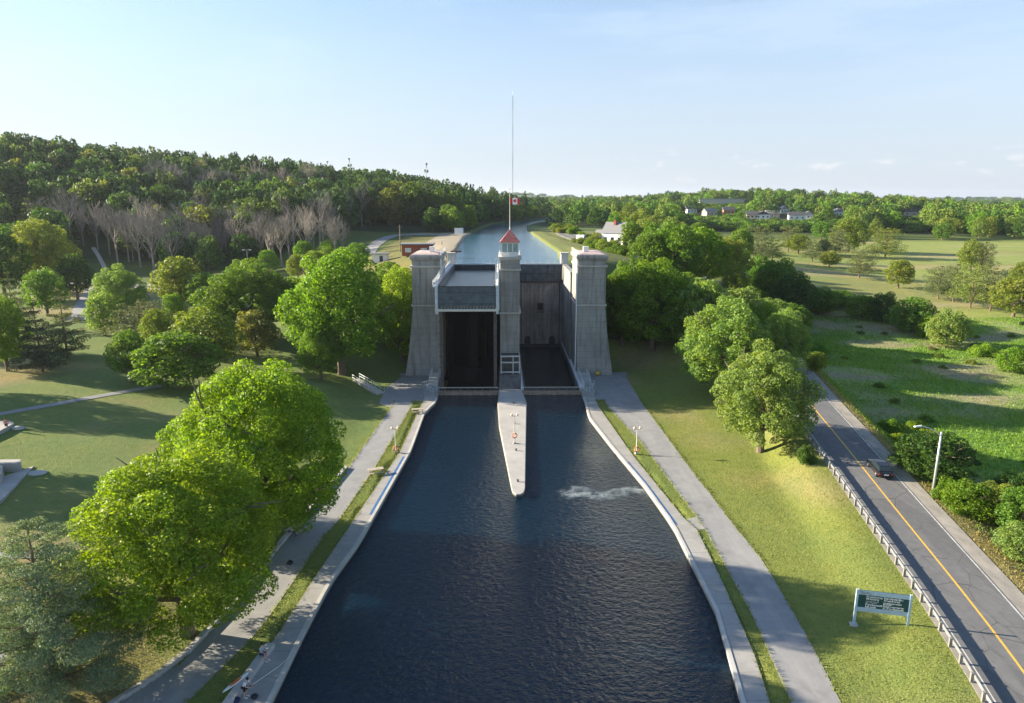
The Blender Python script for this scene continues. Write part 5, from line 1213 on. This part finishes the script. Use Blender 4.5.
# ------------------------------------------------------------------ woods: individual trees
cnt = {'n': 0}
def wood(n, region, protos, hr, wr, cols, label, group, name='forest_tree', seed=1, mind=6.5, cond=None):
    rs = random.Random(seed); pts = []; tries = 0
    while len(pts) < n and tries < 60000:
        tries += 1; x, y = region(rs)
        if any((x - a) ** 2 + (y - b) ** 2 < mind * mind for a, b in pts[-400:]): continue
        pts.append((x, y))
    for x, y in pts:
        z = gz(x, y); pr, nm = rs.choice(protos); h = rs.uniform(*hr); w = rs.uniform(*wr)
        t = empty(name, (x, y, z - .3), rs.uniform(0, 6.28), label=label, cat='tree', group=group); t.scale = (w / nm, w / nm, h / 10)
        c = bpy.data.objects.new('crown', pr[0]); col.objects.link(c); c.parent = t; c.color = rcol(rs.choice(cols), .15)
        k = bpy.data.objects.new('trunk', pr[1]); col.objects.link(k); k.parent = t; cnt['n'] += 1
    return pts
FD = [(p, 8.0) for p in FAR] * 2 + [(PFAR[0], 6.0)]
FD2 = [(p, 8.0) for p in FAR] + [(PFAR[0], 6.0), (PFAR[1], 6.0)]
def inpx(x, y, z, x0, x1):
    p = proj((x, y, z)); return x0 < p[0] < x1
def rhill(rs):
    while True:
        y = rs.uniform(272, 400); px = rs.uniform(-20, 470); d = (px - 502) / F; x = d * y * 1.0
        if x < float(fx(UL, y)) - 7 and not (y < 350 and -100 < x) and not (x > -62 and y < 375) and not (px < 20 and y < 300) and not (65 < px < 125 and y < 318) and not (px > 100 and y < 296 and rs.random() < .75): return x, y
wood(175, rhill, FD, (13, 24), (10, 17), [(.09, .17, .03), (.05, .11, .025), (.06, .13, .03), (.09, .17, .035), (.14, .19, .05)], 'green leafy tree in the dense wood covering the hill left of the canal', 'trees of the wooded left hill', seed=3, mind=7)
def rbank(rs):
    y = rs.uniform(350, 640); return float(fx(UL, y)) - rs.uniform(5, 22), y
wood(36, rbank, [(p, 8.0) for p in FAR], (10, 15), (8, 11), [GREEN, DARK, MAPLE], 'green tree of the dense row overhanging the left bank of the upper canal', 'trees along the left canal bank', seed=5, mind=5.5)
# dead grey trees at the foot of the hill
rb_ = random.Random(31)
dead = [(rb_.uniform(110, 345), rb_.uniform(225, 262), None) for _ in range(55)] + [(rb_.uniform(150, 350), rb_.uniform(196, 215), 27) for _ in range(45)] + [(118, 265, 190), (129, 262, 196), (155, 275, 190), (141, 268, 196), (197, 268, 196), (166, 262, 200), (72, 250, 178), (185, 262, 188), (110, 255, 192), (98, 250, 185), (210, 265, 205), (222, 262, 215), (150, 258, 190), (174, 272, 205), (60, 246, 185),
        (270, 268, 190), (282, 266, 200), (262, 262, 205), (295, 255, 190), (310, 250, 185), (240, 262, 200), (362, 226, 176), (366, 222, 172), (330, 240, 180), (40, 240, 178), (84, 246, 182), (252, 255, 195), (232, 250, 190), (320, 245, 175), (345, 232, 178), (205, 248, 180), (288, 238, 165)]
for i, (px, pb, pt) in enumerate(dead):
    b = G(px, pb); h = rng.uniform(17, 24) if pt is None else (rng.uniform(23, 29) if pt == 27 else htop(b, pt)); t = empty('bare_tree', (b[0], b[1], b[2] - .2), rng.uniform(0, 6), label='leafless grey tree with fine twigs at the foot of the wooded left hill', cat='tree', group='bare grey trees before the left hill'); k_ = rng.uniform(.7, .95); t.scale = (h / 10 * .95 * k_, h / 10 * .95 * k_, h / 10 * k_)
    o = bpy.data.objects.new('branches', BARE[i % 3]); col.objects.link(o); o.parent = t
HB = [(hx, hy, hw * .6 * F / zdepth(G(hx, hy)) + 2, zdepth(G(hx, hy))) for hx, hy, hw in HOUSEPX] + [(722, 203, 26, zdepth(G(722, 203.5)))]
def clear(x, y, h):
    z = gz(x, y); a = proj((x, y, z + h)); r = 6 * F / y
    for hx, hy, hw, hd in HB:
        if abs(a[0] - hx) < hw + r * .6 and y < hd + 14 and a[1] < hy - .5: return False
    return True
def rgolf(rs):
    while True:
        y = rs.uniform(430, 560); x = rs.uniform(60, .78 * y)
        if not (abs(x - 62) < 24 and abs(y - 430) < 40) and clear(x, y, 16): return x, y
wood(38, rgolf, FD2, (11, 19), (9, 14), [OLIVE, GREEN, MAPLE, DARK, OLIVE], 'mixed green tree in the belt behind the golf course', 'tree belt behind the golf course', seed=9, mind=9)
def rfarm(rs):
    while True:
        y = rs.uniform(330, 470); x = rs.uniform(30, 110)
        if not (abs(x - 47) < 14 and y < 345) and not (40 < x < 90 and y > 380) and x > float(fx(UR, y)) + 18 and abs(x - float(np.interp(y, RY, RX))) > 7: return x, y
wood(18, rfarm, FD, (8, 13), (7, 10), [GREEN, OLIVE], 'green tree around the far side of the white farmhouse', 'trees around the farmhouse', seed=12, mind=7)
def rmid(rs):
    while True:
        y = rs.uniform(190, 330); x = float(np.interp(y, RY, RX)) + rs.uniform(10, 34)
        if x < 110 and not (y > 285 and x < 66): return x, y
wood(22, rmid, [(p, 8.0) for p in MID[:2] + FAR], (8, 13), (7, 10), [GREEN, OLIVE, MAPLE], 'green tree in the thicket between the road bend and the golf course', 'thicket beyond the road bend', seed=14, mind=6)
def rslope(rs):
    s = rs.choice((-1, 1)); y = rs.uniform(148, 172); return s * rs.uniform(24, 46), y
wood(16, rslope, [(p, 8.0) for p in MID], (8, 11), (7, 9), [GREEN, MAPLE], 'shaded green tree on the slope beside the lock towers', 'trees on the slopes beside the lock', seed=15, mind=6)
def rpark(rs):
    y = rs.uniform(200, 280); return rs.uniform(-95, -42) if y < 250 else rs.uniform(-100, -66), y
wood(14, rpark, [(p, 8.0) for p in MID], (7, 11), (7, 9), [GREEN, OLIVE, MAPLE], 'green tree in the band between the park and the wooded hill', 'trees between park and hill', seed=16, mind=8)

for i, (x, y, h, w) in enumerate([(-75, 78, 20, 14), (-99, 108, 19, 14), (-124, 140, 20, 14)]):
    tree(BIG[i % 3], (x, y, gz(x, y)), h, w, MAPLE, 'maple_tree', 'tall park maple beyond the left picture edge shading the lawn', group='park maples left of the view')
# ------------------------------------------------------------------ far woods that read as one mass
LOW = []
for i in range(5):
    rs = np.random.RandomState(200 + i); cl = crown_clumps(rs, 4.0, 5.2, 4.2, 14, .42); LOW.append(cloud(cl, 560, .55, 210 + i, .1))
def mass(name, pts, cols, hr, wr, label, seed, k=1.0):
    rs = np.random.RandomState(seed); vs = []; cc = []
    z = hz([p[0] for p in pts], [p[1] for p in pts])
    for (x, y), zz in zip(pts, z):
        v = LOW[rs.randint(5)]; a = rs.rand() * 6.28; s = rs.uniform(*wr) / 8; h = rs.uniform(*hr) / 10
        if rs.rand() < .12: s *= .6; h *= 1.15
        c_, s_ = math.cos(a) * s, math.sin(a) * s
        vs.append(np.stack([v[:, 0] * c_ - v[:, 1] * s_ + x, v[:, 0] * s_ + v[:, 1] * c_ + y, v[:, 2] * h + zz - 1], 1)); cc.append(np.tile(np.append(np.array(cols[rs.randint(len(cols))]) * rs.uniform(.75, 1.3), 1), (len(v), 1)))
    me = leafmesh(name, np.vstack(vs), 'leafmass'); ca = me.color_attributes.new('kind', 'FLOAT_COLOR', 'POINT'); ca.data.foreach_set('color', np.vstack(cc).astype(np.float32).ravel())
    o = bpy.data.objects.new(name, me); col.objects.link(o); return tag(o, label, 'woodland', kind='stuff')
t = NT('leafmass'); a = t.new('ShaderNodeVertexColor', layer_name='kind'); g = t.new('ShaderNodeNewGeometry')
c = t.mix(1.0, a.outputs[0], t.ramp(g.outputs['Random Per Island'], [(0, (.6, .65, .6)), (1, (1.35, 1.3, 1.1))]), 'MULTIPLY'); t.col(c); t.b.inputs['Roughness'].default_value = .7; t.b.inputs['Specular IOR Level'].default_value = .2
tr = t.new('ShaderNodeBsdfTranslucent'); t.l.new(c, tr.inputs[0]); ms = t.new('ShaderNodeMixShader', {0: .3}); t.l.new(t.b.outputs[0], ms.inputs[1]); t.l.new(tr.outputs[0], ms.inputs[2]); t.l.new(ms.outputs[0], t.o.inputs[0]); MAT['leafmass'] = t.mat
def gen(n, fn, seed):
    rs = random.Random(seed); out = []
    while len(out) < n:
        q = fn(rs)
        if q: out.append(q)
    return out
def g1(rs):
    y = rs.uniform(330, 900) if rs.random() < .5 else rs.uniform(330, 560); x = rs.uniform(-.78, .06) * y
    if y < 400 and x > -75: return None
    return (x, y) if x < float(fx(UL, min(y, 799))) - 8 else None
mass('far_hill_wood', gen(1350, g1, 1), [(.08, .15, .03), (.05, .11, .025), (.05, .11, .025), (.06, .12, .035), (.12, .16, .05)], (12, 23), (10, 16), 'wood covering the back and top of the hill left of the canal', 1)
low = False
def g2(rs):
    y = rs.uniform(440, 1500) if rs.random() < .8 else rs.uniform(440, 800); x = rs.uniform(0, .80) * y
    if y < 800 and x < float(fx(UR, y)) + 12: return None
    if y < 490 and x > 60: return None
    if y < 480 and x > 30: return None
    if abs(x - 62) < 24 and y < 500: return None
    if (not clear(x, y, 15)) != low: return None
    if low and not clear(x, y, 6): return None
    return x, y
mass('far_wood', gen(1900, g2, 2), [OLIVE, GREEN, MAPLE, DARK, OLIVE], (11, 19), (10, 15), 'rolling mixed woodland beyond the golf course and the far houses', 2)
low = True
mass('house_scrub', gen(620, g2, 22), [OLIVE, GREEN, MAPLE, DARK], (5, 8.5), (7, 11), 'low bushes and young trees in front of the far houses', 22)
def g3(rs):
    y = 1500 * (3.2 ** rs.random()); x = rs.uniform(-.80, .80) * y; return x, y
mass('horizon_wood', gen(1500, g3, 3), [GREEN, DARK, OLIVE], (14, 20), (26, 44), 'distant blue green woodland reaching the horizon', 3)
def g4(rs):
    y = rs.uniform(640, 1000); x = rs.uniform(-.1, .2) * y
    return (x, y) if (x < float(fx(UL, min(y, 799))) - 5 or x > float(fx(UR, min(y, 799))) + 5 or y > 800) else None
mass('canal_bend_wood', gen(260, g4, 4), [GREEN, OLIVE, DARK], (10, 15), (9, 12), 'wood closing the view where the canal bends away', 4)
# grass and weeds in the meadow
def tuft(n, fn, hgt, mat, seed, name, label, wd=.24):
    rs = np.random.RandomState(seed); P_ = np.array([fn(rs) for _ in range(n)]); z = hz(P_[:, 0], P_[:, 1]); a = rs.rand(n) * 6.28; h = hgt * (.4 + rs.rand(n)); w = h * wd * (.6 + .8 * rs.rand(n))
    dx, dy = np.cos(a) * w, np.sin(a) * w; lx, ly = rs.normal(size=n) * h * .25, rs.normal(size=n) * h * .25
    v = np.stack([np.stack([P_[:, 0] - dx, P_[:, 1] - dy, z], 1), np.stack([P_[:, 0] + dx, P_[:, 1] + dy, z], 1), np.stack([P_[:, 0] + dx * .5 + lx, P_[:, 1] + dy * .5 + ly, z + h], 1), np.stack([P_[:, 0] - dx * .6 + lx, P_[:, 1] - dy * .6 + ly, z + h * .8], 1)], 1)
    me = leafmesh(name, v.reshape(-1, 3), mat); o = bpy.data.objects.new(name, me); col.objects.link(o); return tag(o, label, 'ground cover', kind='stuff')
def m1(rs):
    while True:
        y = rs.uniform(50, 190); x = float(np.interp(y, RY, RX)) + rs.uniform(6.5, 95)
        if x < y * .95 and (rs.rand() < .15 or float(vnoise(np.array([x * .5]), np.array([y * 1.3]), 9, 11)[0] * .45 + vnoise(np.array([x]), np.array([y]), 60, 7)[0] * .45 + vnoise(np.array([x]), np.array([y]), 7, 6)[0] * .35) < .64 + rs.rand() * .15): return x, y
o = tuft(85000, m1, .26, 'leaf', 1, 'meadow_weeds', 'tall green grass and weeds covering the wet meadow right of the road'); o.color = (.16, .29, .05, 1)
def m2(rs):
    while True:
        y = rs.uniform(50, 190); x = float(np.interp(y, RY, RX)) + rs.uniform(6.5, 95)
        if x < y * .95 and float(vnoise(np.array([x * .5]), np.array([y * 1.3]), 9, 11)[0] * .6 + vnoise(np.array([x]), np.array([y]), 60, 7)[0] * .6) > .74: return x, y
o = tuft(5000, m2, .2, 'leaf', 2, 'dead_stalks', 'patches of dry brown stalks in the meadow'); o.color = (.33, .28, .21, 1)
def m3(rs):
    y = rs.uniform(36, 135); return float(np.interp(y, RY, RX)) + rs.uniform(5.2, 10), y
o = tuft(16000, m3, .14, 'leaf', 3, 'verge_grass', 'dry yellow grass along the gravel road shoulder'); o.color = (.29, .28, .13, 1)
def m4(rs):
    while True:
        y = rs.uniform(38, 135); x = rs.uniform(-34, 44)
        if (fx(LG, y) < x < fx(LQ, y)) or (fx(RQ, y) < x < fx(RG, y)) or (fx(RP, y) < x < float(np.interp(y, RY, RX)) - 4.6) or (y < 90 and x < fx(LP, y) - .6): return x, y
o = tuft(70000, m4, .09, 'leaf', 4, 'lawn_grass', 'short grass blades on the lawns and grass strips'); o.color = (.22, .27, .075, 1)

def m5(rs):
    y = rs.uniform(36, 118); L_ = (LG, LQ, RQ, RG, RP, LP)[rs.randint(6)]; return float(fx(L_, y)) + rs.normal() * .13, y
o = tuft(9000, m5, .14, 'leaf', 5, 'edge_grass', 'ragged grass tufts creeping over the path edges'); o.color = (.20, .24, .07, 1)
for v in o.data.vertices: v.co.z += .05
# ------------------------------------------------------------------ people
def skin_fig(name, joints, edges, mat, parent, sub=2):
    me = bpy.data.meshes.new(name); me.from_pydata([j[0] for j in joints], edges, []); me.materials.append(MAT[mat])
    o = bpy.data.objects.new(name, me); col.objects.link(o); o.parent = parent
    sk = o.modifiers.new('skin', 'SKIN'); sk.use_smooth_shade = True
    if not me.skin_vertices:
        bpy.context.view_layer.update()
        bpy.context.view_layer.objects.active = o
    lay = me.skin_vertices[0] if me.skin_vertices else None
    if lay is None: return o
    for i, j in enumerate(joints):
        r = j[1]; lay.data[i].radius = r if isinstance(r, tuple) else (r, r)
    lay.data[0].use_root = True
    s = o.modifiers.new('subsurf', 'SUBSURF'); s.levels = sub; s.render_levels = sub
    return o
def person(base, rz, pose, label, top, bottom, hair='hair', scale=1.0, rod=None):
    t = empty('person', base, rz, label=label, cat='person'); t.scale = (scale,) * 3
    # facing -y; pose gives joints
    if pose == 'sit':
        pel = (0, .05, .55); chest = (0, -.02, .95); neck = (0, -.04, 1.12); head = (0, -.07, 1.27)
        leg = lambda s: [(s * .10, -.02, .53), (s * .12, -.42, .56), (s * .12, -.42, .12), (s * .12, -.56, .05)]
        arm = lambda s: [(s * .19, -.02, 1.03), (s * .24, -.18, .80), (s * .14, -.38, .74)]
    elif pose == 'lean':
        pel = (0, .10, .88); chest = (0, -.10, 1.22); neck = (0, -.20, 1.38); head = (0, -.28, 1.50)
        leg = lambda s: [(s * .10, .08, .84), (s * .13, -.04, .48), (s * .13, .05, .10), (s * .13, -.12, .04)]
        arm = lambda s: [(s * .19, -.12, 1.30), (s * .26, -.28, 1.05), (s * .14, -.48, .98)]
    else:
        pel = (0, 0, .94); chest = (0, 0, 1.32); neck = (0, 0, 1.50); head = (0, -.02, 1.64)
        leg = lambda s: [(s * .10, 0, .88), (s * .12, -.02 - .06 * s, .48), (s * .12, .02 - .1 * s, .09), (s * .12, -.12 - .1 * s, .04)]
        arm = lambda s: [(s * .19, 0, 1.42), (s * .25, .03, 1.12), (s * .25, -.12, .90)]
    J = [(pel, (.14, .10)), (chest, (.15, .10)), (neck, .055), ((head[0], head[1], head[2] - .02), (.085, .095)), ((head[0], head[1], head[2] + .07), (.075, .085)), ((head[0], head[1] - .10, head[2]), .022)]
    E = [(0, 1), (1, 2), (2, 3), (3, 4), (3, 5)]
    for s in (-1, 1):
        L = leg(s); i = len(J); J += [(L[0], .085), (L[1], .06), (L[2], .042), (L[3], .035)]; E += [(0, i), (i, i + 1), (i + 1, i + 2), (i + 2, i + 3)]
        A = arm(s); i = len(J); J += [(A[0], .055), (A[1], .042), (A[2], .030)]; E += [(1, i), (i, i + 1), (i + 1, i + 2)]
        d = (Vector(A[2]) - Vector(A[1])).normalized(); sd_ = d.cross(Vector((0, 0, 1))).normalized(); k = len(J)
        J.append((tuple(Vector(A[2]) + d * .07), (.036, .018))); E.append((i + 2, k))
        for f in range(4):
            b0 = Vector(A[2]) + d * .11 + sd_ * (.024 * (f - 1.5)); l = (.05, .06, .055, .042)[f]; m = len(J)
            J += [(tuple(b0), .010), (tuple(b0 + d * l + Vector((0, 0, -.015))), .009)]; E += [(k, m), (m, m + 1)]
        m = len(J); J += [(tuple(Vector(A[2]) + d * .05 + sd_ * -s * .045), .011)]; E += [(i + 2, m)]
    skin_fig('body', J, E, 'skin', t)
    def jd(a, b, f): return tuple(Vector(a).lerp(Vector(b), f))
    J = [(jd(pel, chest, .1), (.165, .125)), (chest, (.18, .125)), (jd(chest, neck, .6), (.10, .08))]; E = [(0, 1), (1, 2)]
    for s in (-1, 1):
        A = arm(s); i = len(J); J += [(A[0], .075), (jd(A[0], A[1], .75), .066)]; E += [(1, i), (i, i + 1)]
    skin_fig('shirt', J, E, top, t)
    J = [(pel, (.165, .125))]; E = []
    for s in (-1, 1):
        L = leg(s); i = len(J); J += [(L[0], .105), (jd(L[0], L[1], .5), .09), (jd(L[0], L[1], .95), .08)]; E += [(0, i), (i, i + 1), (i + 1, i + 2)]
    skin_fig('shorts', J, E, bottom, t)
    MB().sphere((head[0], head[1] + .025, head[2] + .07), .112, 12, 8, .95).build('hair', MAT[hair], t, smooth=True)
    for s in (-1, 1):
        L = leg(s); q = Vector(L[3]); MB().hexa([(q.x - .05, q.y - .1, 0), (q.x + .05, q.y - .1, 0), (q.x + .045, q.y + .2, 0), (q.x - .045, q.y + .2, 0)], [(q.x - .04, q.y - .08, .06), (q.x + .04, q.y - .08, .06), (q.x + .035, q.y + .18, .11), (q.x - .035, q.y + .18, .11)]).build('shoe', MAT['white_paint'], t, bevel=.015)
    return t
b = P(262.5, 659, 1.36); person((b[0], b[1], 1.36), R(62), 'sit', 'person in a grey shirt and navy shorts sitting on the seat wall facing the water', 'shirt_grey', 'navy')
b = P(246, 697, 1.36); person((b[0], b[1], 1.36), R(75), 'lean', 'person in a white shirt leaning over dark bags on the left quay', 'shirt_white', 'shirt_black')
t = empty('fishing_rod', (b[0] + .45, b[1] + .1, 1.36), R(0), label='long pale fishing rod propped over the quay by the bags', cat='fishing rod')
MB().tube((0, 0, .9), (1.6, 1.2, 1.5), .03, .02, n=6).tube((1.6, 1.2, 1.5), (2.3, 1.8, 1.95), .02, .008, n=6).build('rod', MAT['cream'], t); MB().tube((-.25, -.18, .8), (0, 0, .9), .035, n=8).build('grip', MAT['rubber'], t); MB().tube((.05, .0, .8), (.05, .1, .8), .07, n=10).build('reel', MAT['steel_dark'], t)
for dx, dy, s, m_, lab in ((-.5, -.5, .30, 'navy', 'navy duffel bag on the left quay at the bottom of the picture'), (.65, -.1, .26, 'shirt_black', 'black backpack beside the leaning angler')):
    t = empty('bag', (b[0] + dx, b[1] + dy, 1.36), .5, label=lab, cat='bag')
    q = MB(); q.sphere((0, 0, s * .55), s, 12, 8, .6); q.build('pouch', MAT[m_], t, smooth=True); MB().torus((0, 0, s * 1.05), s * .3, .03, 'y', 14, 6).build('strap', MAT['rubber'], t)
# bicycle-like cart of tackle: long board leaning on the seat wall
t = empty('surfboard', (*P(236, 683, 1.78), 1.8), R(62), label='narrow orange and white board lying along the seat wall', cat='board')
n = 14; pts = [(-1.2 + 2.4 * i / n, .15 * math.sin(math.pi * i / n) ** .6) for i in range(n + 1)]; pts = pts + [(x, -y) for x, y in pts[::-1][1:-1]]
MB().prism(pts, .0, .1).build('deck', MAT['white_paint'], t, bevel=.02); MB().prism([(x * .5, y * .9) for x, y in pts], .1, .105).build('stripe', MAT['orange'], t)
b = G(7, 430); person((b[0], b[1], b[2]), R(200), 'stand', 'person in a coral top standing at the end of the raised platform on the left', 'shirt_coral', 'shirt_black')
b = G(442, 246); person((b[0], b[1], b[2]), R(90), 'stand', 'tiny dark dressed person on the gravel bank beside the upper canal', 'navy', 'shirt_black')
b = P(290, 564, 1.285); t = empty('bag', (*b, 1.28), label='small dark object lying on the left path below the picnic table', cat='bag'); MB().sphere((0, 0, .18), .32, 10, 6, .6).build('pouch', MAT['shirt_black'], t, smooth=True); MB().torus((0, 0, .36), .12, .02).build('strap', MAT['rubber'], t)

# ------------------------------------------------------------------ summer haze
hm = bpy.data.materials.new('haze'); hm.use_nodes = True; hn = hm.node_tree.nodes; hn.remove(hn['Principled BSDF'])
pv = hn.new('ShaderNodeVolumePrincipled'); pv.inputs['Density'].default_value = .00006; pv.inputs['Color'].default_value = (.80, .88, 1, 1); pv.inputs['Anisotropy'].default_value = .3
hm.node_tree.links.new(pv.outputs[0], hn['Material Output'].inputs['Volume'])
MB().box(-9500, 11500, -800, 11500, -6, 190).build('haze', hm, kind='stuff', label='thin pale summer haze in the far distance', cat='haze')
